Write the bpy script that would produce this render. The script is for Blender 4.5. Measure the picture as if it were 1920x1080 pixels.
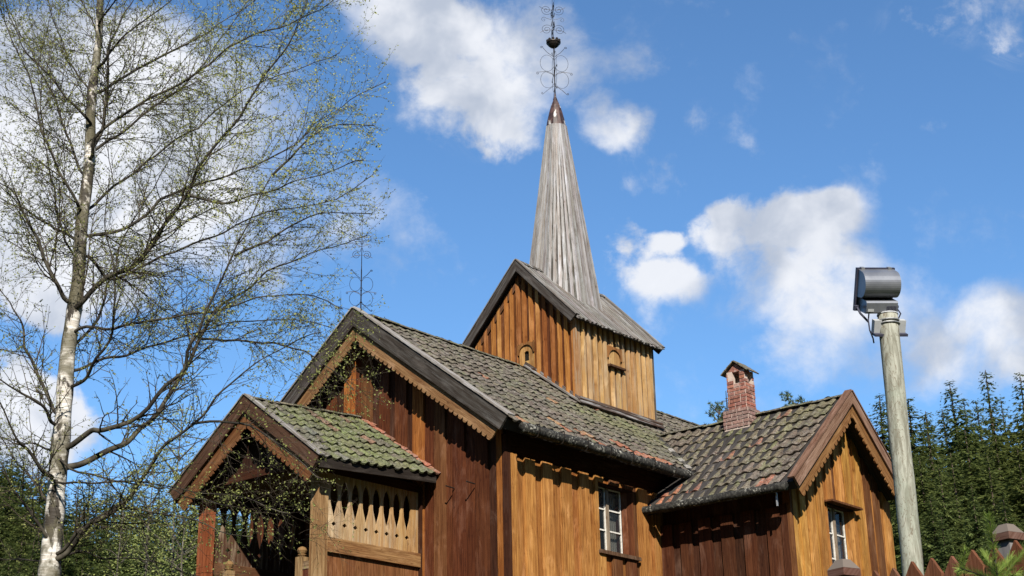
import bpy, math, random
from mathutils import Vector as V, Matrix, noise
random.seed(7)
SC = bpy.context.scene
for o in list(bpy.data.objects): bpy.data.objects.remove(o)
COL = SC.collection
R = math.radians
EYE = 1.6
# ------------------------------------------------------------------ camera
FPX = 2818.9
CAMP = V((-17.4675, -15.0716, EYE)); YAW, PITCH, ROLL = .702, .357, -.0204
cF = V((math.cos(PITCH)*math.cos(YAW), math.cos(PITCH)*math.sin(YAW), math.sin(PITCH)))
cR0 = V((math.sin(YAW), -math.cos(YAW), 0)); cU0 = cR0.cross(cF)
cR = cR0*math.cos(ROLL)+cU0*math.sin(ROLL); cU = -cR0*math.sin(ROLL)+cU0*math.cos(ROLL)
cam = bpy.data.cameras.new('camera'); camo = bpy.data.objects.new('camera', cam); COL.objects.link(camo)
m = Matrix((cR, cU, -cF)).transposed().to_4x4(); m.translation = CAMP; camo.matrix_world = m
cam.sensor_width = 36; cam.lens = 36*FPX/1920; cam.clip_end = 3000; cam.clip_start = .1
SC.camera = camo
def at(px, py, d):
    "point of the place seen at a pixel of the photograph, d metres along the view axis"
    return CAMP+cF*d+cR*((px-960)/FPX*d)+cU*((540-py)/FPX*d)
def upright(px, py, d):
    "the same, d metres away over the ground: stems built with it stand plumb"
    v = cF+cR*((px-960)/FPX)+cU*((540-py)/FPX); return CAMP+v*(d/v.dot(V((math.cos(YAW), math.sin(YAW), 0))))
# ------------------------------------------------------------------ light
SUN_EL = R(35.5); SX, SY = .70, .714            # light travels towards +X, +Y
sd = V((SX*math.cos(SUN_EL), SY*math.cos(SUN_EL), -math.sin(SUN_EL)))
sl = bpy.data.lights.new('sun', 'SUN'); so = bpy.data.objects.new('sun', sl); COL.objects.link(so)
sl.energy = 5.0; sl.angle = R(.5); sl.color = (1, .94, .84)
so.rotation_euler = sd.to_track_quat('-Z', 'Y').to_euler()
SC.view_settings.view_transform = 'Standard'; SC.view_settings.look = 'None'
SC.view_settings.exposure = 1.0; SC.view_settings.gamma = 1
# ------------------------------------------------------------------ node helper
class NT:
    def __init__(s, tree): s.t = tree; s.n = tree.nodes; s.l = tree.links
    def inp(s, sock, v):
        if isinstance(v, bpy.types.NodeSocket): s.l.new(v, sock)
        elif isinstance(v, (tuple, list)) and len(v) == 3 and sock.type == 'RGBA': sock.default_value = (*v, 1)
        else: sock.default_value = v
    def math(s, op, a, b=0, c=None, clamp=False):
        n = s.n.new('ShaderNodeMath'); n.operation = op; n.use_clamp = clamp
        s.inp(n.inputs[0], a); s.inp(n.inputs[1], b)
        if c is not None: s.inp(n.inputs[2], c)
        return n.outputs[0]
    def vm(s, op, a, b=(0, 0, 0)):
        n = s.n.new('ShaderNodeVectorMath'); n.operation = op
        s.inp(n.inputs[0], a); s.inp(n.inputs[1], b)
        return n.outputs['Value'] if op in ('DOT_PRODUCT', 'LENGTH', 'DISTANCE') else n.outputs[0]
    def mix(s, f, a, b, t='MIX'):
        n = s.n.new('ShaderNodeMix'); n.data_type = 'RGBA'; n.blend_type = t
        s.inp(n.inputs[0], f); s.inp(n.inputs[6], a); s.inp(n.inputs[7], b); return n.outputs[2]
    def noise(s, vec, scale, detail=4, rough=.55, dist=0):
        n = s.n.new('ShaderNodeTexNoise'); s.inp(n.inputs['Vector'], vec); n.inputs['Scale'].default_value = scale
        n.inputs['Detail'].default_value = detail; n.inputs['Roughness'].default_value = rough
        n.inputs['Distortion'].default_value = dist; return n.outputs['Fac']
    def ramp(s, f, lo, hi, a=0., b=1., smooth=True):
        n = s.n.new('ShaderNodeMapRange'); n.interpolation_type = 'SMOOTHSTEP' if smooth else 'LINEAR'
        s.inp(n.inputs[0], f); s.inp(n.inputs[1], lo); s.inp(n.inputs[2], hi); s.inp(n.inputs[3], a); s.inp(n.inputs[4], b)
        return n.outputs[0]
    def map(s, vec, sc):
        n = s.n.new('ShaderNodeMapping'); s.inp(n.inputs[0], vec); n.inputs['Scale'].default_value = sc; return n.outputs[0]
    def attr(s, name):
        n = s.n.new('ShaderNodeAttribute'); n.attribute_name = name; return n
    def bump(s, h, st, dist=.01):
        n = s.n.new('ShaderNodeBump'); n.inputs['Strength'].default_value = st; n.inputs['Distance'].default_value = dist
        s.inp(n.inputs['Height'], h); return n.outputs[0]
# ------------------------------------------------------------------ sky
w = bpy.data.worlds.new('World'); SC.world = w; w.use_nodes = True
T = NT(w.node_tree); T.n.clear()
sky = T.n.new('ShaderNodeTexSky'); sky.sky_type = 'NISHITA'; sky.sun_disc = False
sky.sun_elevation = SUN_EL; sky.sun_rotation = math.atan2(-SX, -SY) % (2*math.pi)
sky.air_density = 1.0; sky.dust_density = .05; sky.ozone_density = 2.5
tc = T.n.new('ShaderNodeTexCoord').outputs['Generated']
dirn = T.vm('NORMALIZE', tc)
SKYS = .072
# direction frame of the cloud field: tangent plane about the bearing of the clouds
dF = T.math('MAXIMUM', T.vm('DOT_PRODUCT', dirn, tuple(cF)), .05)
uu = T.math('DIVIDE', T.vm('DOT_PRODUCT', dirn, tuple(cR)), dF)
vv = T.math('DIVIDE', T.vm('DOT_PRODUCT', dirn, tuple(cU)), dF)
cmb = T.n.new('ShaderNodeCombineXYZ'); T.inp(cmb.inputs[0], uu); T.inp(cmb.inputs[1], vv); uv = cmb.outputs[0]
nz = T.n.new('ShaderNodeTexNoise'); T.inp(nz.inputs['Vector'], uv); nz.inputs['Scale'].default_value = 9
nz.inputs['Detail'].default_value = 3
wv = T.vm('MULTIPLY', T.vm('SUBTRACT', nz.outputs['Color'], (.5, .5, .5)), (.05, .05, 0))
uvw = T.vm('ADD', uv, wv)
BL = [ # px, py, rx, ry, strength
 (110,240,380,220,2.0),(330,340,210,170,1.8),(240,110,180,90,1.3),(90,420,320,180,1.8),(250,130,120,90,.8),(40,90,120,80,.8),(600,400,190,110,.42),
 (400,470,190,90,.55),(40,780,150,100,1.3),(10,700,90,60,.7),
 (760,50,130,90,.85),(880,70,150,110,1.0),(1020,120,110,110,.95),(900,180,160,100,.95),(800,230,120,70,.5),(930,250,110,60,.6),(700,-40,180,90,.9),
 (1165,245,75,62,1.0),(1130,205,50,40,.6),(1210,320,90,50,.38),(1290,345,60,30,.3),(1160,120,80,50,.35),
 (1565,395,70,52,1.25),(1490,430,110,60,1.15),(1370,430,100,60,1.0),(1345,400,40,30,.5),(1240,447,45,32,.85),(1230,525,95,48,.8),(1300,530,50,40,.6),(1150,460,80,60,.3),
 (1540,510,140,80,.9),(1480,560,120,60,.7),(1420,500,120,70,.6),(1180,480,110,70,.5),(1690,610,90,120,.6),(1590,590,130,90,.75),(1600,680,160,80,.55),(1540,690,60,60,.3),
 (1870,590,110,75,1.25),(1800,640,150,80,1.0),(1930,640,120,90,1.1),(1740,690,140,70,.7),
 (1745,50,90,60,.42),(1880,100,70,60,.34),(1910,0,60,30,.4)]
dens = None; lit = None
for px, py, rx, ry, s_ in BL:
    d = T.vm('LENGTH', T.vm('DIVIDE', T.vm('SUBTRACT', uvw, ((px-960)/FPX, (540-py)/FPX, 0)), (rx*1.12/FPX, ry*1.12/FPX, 1)))
    f = T.math('MULTIPLY', T.ramp(d, .22, 1.22, 1, 0), s_)
    dens = f if dens is None else T.math('MAXIMUM', T.math('MAXIMUM', dens, f), T.math('MULTIPLY', T.math('ADD', dens, f), .62))
fb = T.noise(uvw, 15, 12, .62)
fb2 = T.noise(uv, 46, 6, .6)
tot = T.math('ADD', dens, T.math('MULTIPLY', T.math('SUBTRACT', fb, .5), 2.1))
tot = T.math('ADD', tot, T.math('MULTIPLY', T.math('SUBTRACT', fb2, .5), .75))
soft = T.noise(uv, 5.5, 3, .5)
wd_ = T.ramp(soft, .38, .62, .40, 1.25)
cov = T.ramp(tot, T.math('SUBTRACT', .40, T.math('MULTIPLY', wd_, .35)), T.math('ADD', .40, T.math('MULTIPLY', wd_, .75)))
wisp = T.noise(T.vm('MULTIPLY', uvw, (1, 1.8, 1)), 9, 9, .68, .8)
cov = T.math('MAXIMUM', cov, T.math('MULTIPLY', T.ramp(wisp, .50, .80, 0, .55), T.ramp(dens, .02, .5)))
# clouds elsewhere in the sky
dz = T.n.new('ShaderNodeSeparateXYZ'); T.inp(dz.inputs[0], dirn)
el2 = T.noise(dirn, 3.2, 7, .6)
front = T.ramp(T.vm('DOT_PRODUCT', dirn, tuple(cF)), .80, .90)
cov2 = T.math('MULTIPLY', T.ramp(el2, .70, .80), T.math('SUBTRACT', 1, front))
cov = T.math('MAXIMUM', T.math('MULTIPLY', cov, front), cov2)
off = T.vm('ADD', uvw, (.012, -.03, 0))
shade = T.noise(off, 13, 5, .5)
thick = T.ramp(tot, .8, 1.9)
g = T.math('ADD', T.math('MULTIPLY', thick, .3), T.ramp(shade, .38, .60, -.30, .40))
ccol = T.mix(T.math('ADD', .5, g, clamp=True), (.20, .235, .30), (.465, .475, .50))
skyc = T.mix(1, sky.outputs[0], (SKYS*.70, SKYS*.97, SKYS*1.17), 'MULTIPLY')
fin = T.mix(T.math('MULTIPLY', cov, .97), skyc, ccol)
bg = T.n.new('ShaderNodeBackground'); T.inp(bg.inputs[0], fin); bg.inputs[1].default_value = 1
wo = T.n.new('ShaderNodeOutputWorld'); T.l.new(bg.outputs[0], wo.inputs[0])
# ------------------------------------------------------------------ materials
def mat(name, rough=.8, spec=.3):
    m = bpy.data.materials.new(name); m.use_nodes = True; t = NT(m.node_tree)
    b = m.node_tree.nodes['Principled BSDF']; b.inputs['Roughness'].default_value = rough
    b.inputs['Specular IOR Level'].default_value = spec
    return m, t, b
KA = .76   # albedo scale shared by every painted-in tint
def dim(c, k=None): return tuple(x*(KA if k is None else k) for x in c)
def wood(name, dark=.45, streak=.6, grey=None, rough=.88, stain=(.42, .27, .2)):
    "planks: face colour attribute 'tint' carries each plank's own stain; UV runs along the grain (u)"
    m, t, b = mat(name, rough, .12)
    uvn = t.n.new('ShaderNodeUVMap'); uvn.uv_map = 'UVMap'; uv = uvn.outputs[0]
    a = t.mix(1, t.attr('tint').outputs['Color'], (KA, KA, KA), 'MULTIPLY')
    grain = t.noise(t.map(uv, (.9, 24, 1)), 1.6, 6, .62, 1.2)
    fine = t.noise(t.map(uv, (4, 150, 1)), 1.5, 3, .6)
    broad = t.noise(t.map(uv, (.38, 3.4, 1)), 1.6, 4, .6, 1.2)
    vo = t.n.new('ShaderNodeTexVoronoi'); t.inp(vo.inputs['Vector'], t.map(uv, (2.6, 7.5, 1))); vo.inputs['Scale'].default_value = 1
    knot = t.ramp(vo.outputs['Distance'], .03, .13, .28, 1)
    c = t.mix(t.ramp(grain, .33, .68), t.mix(1, a, (dark, dark*.82, dark*.7), 'MULTIPLY'), a)
    c = t.mix(t.ramp(broad, .42, .72, 0, streak), c, t.mix(1, a, stain, 'MULTIPLY'))
    if grey: c = t.mix(t.ramp(t.noise(t.map(uv, (.7, 9, 1)), 2.1, 4, .6), .45, .7, 0, .75), c, grey)
    c = t.mix(1, c, t.mix(knot, (.32, .2, .14), (.86, .86, .86)), 'MULTIPLY')
    c = t.mix(t.ramp(fine, .35, .75, .0, .5), c, t.mix(1, c, (.5, .45, .42), 'MULTIPLY'))
    ble = t.noise(t.map(uv, (.6, 2.2, 1)), 1.9, 5, .65, .8)
    c = t.mix(t.ramp(ble, .50, .74, 0, .42), c, t.mix(1, t.mix(.10, a, (.42, .34, .24)), (1.35, 1.4, 1.6), 'MULTIPLY'))
    ck = t.noise(t.map(uv, (.55, 17, 1)), 1.7, 3, .5, .4)
    crack = t.math('MULTIPLY', t.ramp(t.math('ABSOLUTE', t.math('SUBTRACT', ck, .5)), .004, .014, 1, 0), t.ramp(broad, .40, .55))
    c = t.mix(t.math('MULTIPLY', crack, .75), c, t.mix(1, a, (.12, .09, .07), 'MULTIPLY'))
    t.inp(b.inputs['Base Color'], c)
    h = t.math('ADD', t.math('MULTIPLY', grain, .7), t.math('MULTIPLY', fine, .4))
    t.inp(b.inputs['Normal'], t.bump(h, .55, .006))
    return m
M = {}
M['wood'] = wood('tarred_planks')
M['pale'] = wood('pale_planks', .6, .3, (.34, .27, .19))
M['grey'] = wood('grey_planks', .68, .3, (.36, .36, .355), .85, (.62, .62, .62))
M['dark'] = wood('dark_planks', .6, .5, None, .75, (1.6, 1.6, 1.6))
M['char'] = wood('charcoal_planks', .5, .4, (.10, .096, .09), .75, (.7, .7, .7))
def roofmat():
    m, t, b = mat('roof_tiles', .85, .2)
    a = t.mix(1, t.attr('tint').outputs['Color'], (.86, .84, .80), 'MULTIPLY')
    oc = t.n.new('ShaderNodeTexCoord').outputs['Object']
    n1 = t.noise(oc, 9, 5, .65); n2 = t.noise(oc, 42, 4, .6); n3 = t.noise(oc, 2.0, 3, .6)
    c = t.mix(t.ramp(n1, .35, .68), t.mix(1, a, (.48, .46, .45), 'MULTIPLY'), a)
    c = t.mix(t.ramp(n2, .48, .72, 0, .75), c, t.mix(1, a, (1.5, 1.5, 1.45), 'MULTIPLY'))
    lich = t.n.new('ShaderNodeTexVoronoi'); t.inp(lich.inputs['Vector'], oc); lich.inputs['Scale'].default_value = 7
    c = t.mix(t.ramp(lich.outputs['Distance'], .05, .10, .7, 0), c, (.36, .36, .30))
    c = t.mix(t.ramp(t.noise(oc, 60, 3, .6), .3, .5, .6, 0), c, (.03, .028, .025))
    mo = t.noise(oc, 5.5, 6, .7)
    c = t.mix(t.ramp(mo, .52, .66, 0, .45), c, (.12, .135, .06))
    c = t.mix(t.ramp(t.noise(oc, 13, 5, .7), .52, .66, 0, .6), c, (.16, .15, .135))
    c = t.mix(t.ramp(t.noise(oc, 24, 4, .75), .50, .60, 0, .75), c, t.mix(1, c, (.38, .36, .34), 'MULTIPLY'))
    c = t.mix(t.ramp(t.noise(oc, 31, 3, .7), .56, .64, 0, .55), c, (.20, .185, .14))
    t.inp(b.inputs['Base Color'], c)
    t.inp(b.inputs['Normal'], t.bump(t.math('ADD', n2, n1), .8, .014))
    return m
M['tile'] = roofmat()
def simple(name, c1, c2, scale=8, rough=.7, spec=.3, metal=0, bump=.2, bd=.005, vec='Object', sc3=(1, 1, 1), lo=.35, hi=.65):
    m, t, b = mat(name, rough, spec); b.inputs['Metallic'].default_value = metal
    oc = t.map(t.n.new('ShaderNodeTexCoord').outputs[vec], sc3)
    n = t.noise(oc, scale, 5, .6); c1 = dim(c1); c2 = dim(c2)
    t.inp(b.inputs['Base Color'], t.mix(t.ramp(n, lo, hi), c1, c2))
    if bump: t.inp(b.inputs['Normal'], t.bump(n, bump, bd))
    return m
M['black'] = simple('old_gutter_wood', (.012, .011, .010), (.05, .047, .042), 5, .85, .15, sc3=(1, 1, 1), bump=.5)
def guttermat():
    m, t, b = mat('weathered_gutter', .8, .2)
    oc = t.n.new('ShaderNodeTexCoord').outputs['Object']
    n = t.noise(oc, 4, 6, .7); n2 = t.noise(oc, 22, 5, .7)
    c = t.mix(t.ramp(n2, .4, .7), (.012, .011, .01), (.05, .048, .04))
    c = t.mix(t.math('MULTIPLY', t.ramp(n, .48, .62), t.ramp(n2, .5, .62)), c, (.30, .29, .25))
    t.inp(b.inputs['Base Color'], c); t.inp(b.inputs['Normal'], t.bump(n2, .6, .01)); return m
M['gutter'] = guttermat()
M['iron'] = simple('wrought_iron', (.02, .018, .016), (.06, .045, .035), 30, .55, .4, .6)
def capmat():
    m, t, b = mat('flaking_sheet_metal', .5, .4)
    oc = t.map(t.n.new('ShaderNodeTexCoord').outputs['Object'], (1, 1, .4))
    n = t.noise(oc, 5.5, 6, .7, .5); n2 = t.noise(oc, 12, 3, .6)
    c = t.mix(t.ramp(n2, .4, .6), (.025, .012, .009), (.065, .033, .025))
    c = t.mix(t.ramp(n, .56, .60), c, (.36, .35, .33))
    t.inp(b.inputs['Base Color'], c); return m
M['cap'] = capmat()
M['white'] = simple('white_paint', (.52, .49, .43), (.74, .71, .65), 30, .5, .4, bump=.05)
M['curtain'] = simple('pale_curtain', (.35, .35, .30), (.48, .48, .42), 6, .9, .1, sc3=(14, 14, .4))
m_, t_, b_ = mat('window_glass', .04, .5); b_.inputs['Base Color'].default_value = (.02, .025, .03, 1)
b_.inputs['Transmission Weight'].default_value = .0; b_.inputs['Alpha'].default_value = .35; M['glass'] = m_
M['room'] = simple('room_shade_black', (.012, .010, .008), (.02, .017, .014), 3, .9, .1)  # near-black colour stands in for the shade of unlit interiors
M['plate'] = simple('zinc_flashing', (.30, .30, .30), (.42, .42, .42), 12, .45, .5, .5)
def brickmat():
    m, t, b = mat('old_brick', .88, .2)
    a = t.mix(1, t.attr('tint').outputs['Color'], (.84, .84, .84), 'MULTIPLY'); oc = t.n.new('ShaderNodeTexCoord').outputs['Object']
    n = t.noise(oc, 26, 5, .65)
    c = t.mix(t.ramp(n, .35, .65), t.mix(1, a, (.55, .5, .5), 'MULTIPLY'), a)
    c = t.mix(t.ramp(t.noise(oc, 9, 4, .6), .56, .66, 0, .6), c, (.36, .27, .23))
    t.inp(b.inputs['Base Color'], c); t.inp(b.inputs['Normal'], t.bump(n, .5, .008)); return m
M['brick'] = brickmat()
M['mortar'] = simple('lime_mortar', (.42, .33, .28), (.52, .42, .36), 20, .9, .1)
# ------------------------------------------------------------------ mesh builder
class MB:
    def __init__(s): s.v = []; s.f = []; s.c = []; s.uv = []
    def face(s, pts, col=(.5, .5, .5), uv=None):
        i = len(s.v); s.v.extend(pts); s.f.append(list(range(i, i+len(pts)))); s.c.append(col)
        s.uv.extend(uv if uv else [(0, 0)]*len(pts))
    def grid(s, idx, col, uv=None):
        s.f.append(idx); s.c.append(col); s.uv.extend(uv if uv else [(0, 0)]*len(idx))
    def prism(s, poly, O, L, W, N, t, col=(.5, .5, .5), uo=None, flip=False):
        "polygon (l, w) in the plane O + l*L + w*W, given thickness t along N"
        if uo is None: uo = (random.uniform(0, 50), random.uniform(0, 50))
        if sum(a[0]*b[1]-b[0]*a[1] for a, b in zip(poly, poly[1:]+poly[:1])) < 0: poly = poly[::-1]
        right = L.cross(W).dot(N) > 0
        i = len(s.v); n = len(poly)
        for l, w in poly: s.v.append(O+L*l+W*w)
        for l, w in poly: s.v.append(O+L*l+W*w+N*t)
        U = [(l+uo[0], w+uo[1]) for l, w in poly]
        top = list(range(i+n, i+2*n)); bot = list(range(i, i+n))
        def add(f, u):
            if not right: f = f[::-1]; u = u[::-1]
            s.f.append(f); s.c.append(col); s.uv.extend(u)
        add(top, U); add(bot[::-1], U[::-1])
        for k in range(n):
            q = (k+1) % n
            ua, ub = U[k], U[q]
            add([i+k, i+q, i+n+q, i+n+k], [ua, ub, (ub[0], ub[1]+t), (ua[0], ua[1]+t)])
    def box(s, O, L, W, N, l, w, t, col=(.5, .5, .5)):
        s.prism([(0, 0), (l, 0), (l, w), (0, w)], O, L, W, N, t, col)
    def abox(s, x0, x1, y0, y1, z0, z1, col=(.5, .5, .5), axis=2):
        "axis aligned box, grain along the given axis"
        e = [V((1, 0, 0)), V((0, 1, 0)), V((0, 0, 1))]; d = (x1-x0, y1-y0, z1-z0)
        a = axis; b = (a+1) % 3; c = (a+2) % 3
        s.box(V((x0, y0, z0)), e[a], e[b], e[c], d[a], d[b], d[c], col)
    def tube(s, pts, rad, n=6, col=(.5, .5, .5), cap=True):
        pts = [V(p) for p in pts]
        if not hasattr(rad, '__len__'): rad = [rad]*len(pts)
        base = len(s.v); up = None; u = 0; us = []
        for k, p in enumerate(pts):
            d = (pts[min(k+1, len(pts)-1)]-pts[max(k-1, 0)])
            d = d.normalized() if d.length > 1e-9 else V((0, 0, 1))
            if up is None: up = d.orthogonal().normalized()
            else: up = (up-d*up.dot(d)); up = up.normalized() if up.length > 1e-6 else d.orthogonal().normalized()
            sd_ = d.cross(up)
            for j in range(n):
                a = 2*math.pi*j/n; s.v.append(p+(up*math.cos(a)+sd_*math.sin(a))*rad[k])
            if k: u += (p-pts[k-1]).length
            us.append(u)
        for k in range(len(pts)-1):
            for j in range(n):
                q = (j+1) % n; a = base+k*n
                s.f.append([a+j, a+q, a+n+q, a+n+j]); s.c.append(col)
                w0 = j*.05; s.uv.extend([(us[k], w0), (us[k], w0+.05), (us[k+1], w0+.05), (us[k+1], w0)])
        if cap and n > 2:
            for f in (list(range(base, base+n))[::-1], list(range(base+(len(pts)-1)*n, base+len(pts)*n))):
                s.f.append(f); s.c.append(col); s.uv.extend([(0, 0)]*n)
    def build(s, name, m, parent=None, smooth=False, loc=None):
        me = bpy.data.meshes.new(name)
        if loc is not None: vs = [tuple(V(v)-V(loc)) for v in s.v]
        else: vs = [tuple(v) for v in s.v]
        me.from_pydata(vs, [], s.f)
        uvl = me.uv_layers.new(name='UVMap')
        uvl.data.foreach_set('uv', [x for p in s.uv for x in p])
        at_ = me.attributes.new('tint', 'FLOAT_COLOR', 'FACE')
        at_.data.foreach_set('color', [x for c in s.c for x in (c[0], c[1], c[2], 1)])
        if smooth: me.polygons.foreach_set('use_smooth', [True]*len(s.f))
        me.materials.append(m if not isinstance(m, str) else M[m])
        o = bpy.data.objects.new(name, me); COL.objects.link(o)
        if parent: o.parent = parent
        if loc is not None: o.location = loc
        return o
def tag(o, label, cat, group=None, kind=None):
    if label: o['label'] = label
    if cat: o['category'] = cat
    if group: o['group'] = group
    if kind: o['kind'] = kind
    return o
def empty(name, loc, label, cat, group=None):
    o = bpy.data.objects.new(name, None); COL.objects.link(o); o.location = loc; o.empty_display_size = .2
    return tag(o, label, cat, group)
X, Y, Z = V((1, 0, 0)), V((0, 1, 0)), V((0, 0, 1))
rr = random.uniform
def lerp(a, b, t): return tuple(x+(y-x)*t for x, y in zip(a, b))
def vary(c, a=.15):
    k = 1+rr(-a, a); return tuple(max(0, x*k*(1+rr(-a*.25, a*.25))) for x in c)
GOLD = (.66, .32, .088); GOLD2 = (.52, .25, .068); RED = (.150, .046, .016); RED2 = (.080, .029, .013); ORA = (.46, .175, .040)
BRN = (.20, .085, .032); PALE = (.52, .38, .20); GREY = (.27, .262, .25); DGREY = (.055, .052, .05)
# ------------------------------------------------------------------ church dimensions (metres)
W = 6.0
o_, e_ = .36, .46; H = 8.829+EYE; h = 6.236+EYE
L = 11.5; G = 3.55        # nave length, ground level at the church
slope = (H-h)/(W/2+e_)
church = empty('stave_clad_church', (0, 0, 0), 'old tarred timber church with grey spired tower, tiled roofs and carved porch', 'church')
def roofz(y): return h+(min(y, W-y)+e_)*slope
TH = .16   # roof build-up measured square to the slope
def clad(mb, O, U, N, u0, u1, zb, top, pitch, ow, colf, holes=(), peak=None, t=.038, jit=.12, topjit=0, ends=True):
    "board-on-board cladding on the plane O+u*U, z up, facing N"
    def piece(a, b, z0, zf, off, col, seed):
        segs = [(a, b)]
        for hh in holes:
            ns = []
            for (p, q) in segs:
                cuts = sorted({p, q, *[c for c in (hh[0], hh[1]) if p < c < q]})
                ns += list(zip(cuts, cuts[1:]))
            segs = ns
        for p, q in segs:
            if q-p < .004: continue
            mid = (p+q)/2; spans = [(z0, None)]
            for hh in holes:
                if hh[0] <= mid <= hh[1]: spans = [(z0, hh[2]), (hh[3], None)]
            for zs, ze in spans:
                if ze is None:
                    za, zc = zf(p), zf(q)
                    if min(za, zc) < zs+.02: continue
                    poly = [(zs, p), (za, p)]
                    if peak is not None and p < peak < q: poly.append((zf(peak), peak))
                    poly += [(zc, q), (zs, q)]
                else: poly = [(zs, p), (ze, p), (ze, q), (zs, q)]
                mb.prism(poly, O+N*off, Z, U, N, t, col, seed)
    u = u0; k = 0
    while u < u1-.01:
        p = pitch*(1+rr(-jit, jit)); b = min(u+p, u1)
        dz = rr(0, topjit)
        piece(u, b, zb, lambda q, dz=dz: top(q)-dz, 0, colf((u+b)/2, False), (rr(0, 50), rr(0, 50)))
        a2 = u-ow/2*(1+rr(-jit, jit)); b2 = u+ow/2*(1+rr(-jit, jit)); a2 = max(a2, u0); b2 = min(b2, u1)
        dz2 = rr(0, topjit)
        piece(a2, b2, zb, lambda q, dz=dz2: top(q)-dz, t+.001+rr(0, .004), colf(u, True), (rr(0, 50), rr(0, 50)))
        u = b; k += 1
    piece(u1-ow/2, u1, zb, top, t+.001, colf(u1, True), (rr(0, 50), rr(0, 50)))
def pick(*a):
    r = rr(0, sum(x[1] for x in a))
    for c, wt in a:
        r -= wt
        if r <= 0: return vary(c)
    return vary(a[-1][0])
# --- nave gable wall (facing -X)
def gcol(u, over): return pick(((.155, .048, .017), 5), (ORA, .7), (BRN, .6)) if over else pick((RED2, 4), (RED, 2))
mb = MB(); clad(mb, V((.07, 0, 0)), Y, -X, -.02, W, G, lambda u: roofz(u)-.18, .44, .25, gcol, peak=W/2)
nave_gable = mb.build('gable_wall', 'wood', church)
mb = MB(); mb.abox(.0, .13, -.088, .055, G, h-.1, RED2); mb.build('corner_board', 'wood', church)
# --- nave long wall (facing -Y), window opening
wU0, wU1, wZ0, wZ1 = 2.36, 3.40, 6.20, 7.36
def lcol(u, over):
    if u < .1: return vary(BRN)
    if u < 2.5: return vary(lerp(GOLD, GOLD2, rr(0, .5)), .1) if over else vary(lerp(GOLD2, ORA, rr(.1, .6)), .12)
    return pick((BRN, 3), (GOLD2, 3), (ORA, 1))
GY = .0; GX = .07
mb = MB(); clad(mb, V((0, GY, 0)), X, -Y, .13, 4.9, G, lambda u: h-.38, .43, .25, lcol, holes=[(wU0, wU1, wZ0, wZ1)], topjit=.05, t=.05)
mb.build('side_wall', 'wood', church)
mb = MB(); # upper logs behind the boards, far walls closing the volume
mb.abox(.14, wU0, .005, .12, G, h+.1, RED2, 0); mb.abox(wU1, L, .005, .12, G, h+.1, RED2, 0)
mb.abox(wU0, wU1, .005, .12, G, wZ0, RED2, 0); mb.abox(wU0, wU1, .005, .12, wZ1, h+.1, RED2, 0)
mb.abox(0.002, L, W-.12, W, G, h+.2, RED2, 0)
mb.prism([(G, 0.1), (h+.15, 0.1), (H-.3, W/2), (h+.15, W-.1), (G, W-.1)], V((L, 0, 0)), Z, Y, -X, .1, RED2)
mb.prism([(G, 0.14), (h+.15, 0.14), (H-.3, W/2), (h+.15, W-.13), (G, W-.13)], V((.14, 0, 0)), Z, Y, -X, .06, RED2)
mb.build('log_wall', 'wood', church)
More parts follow.
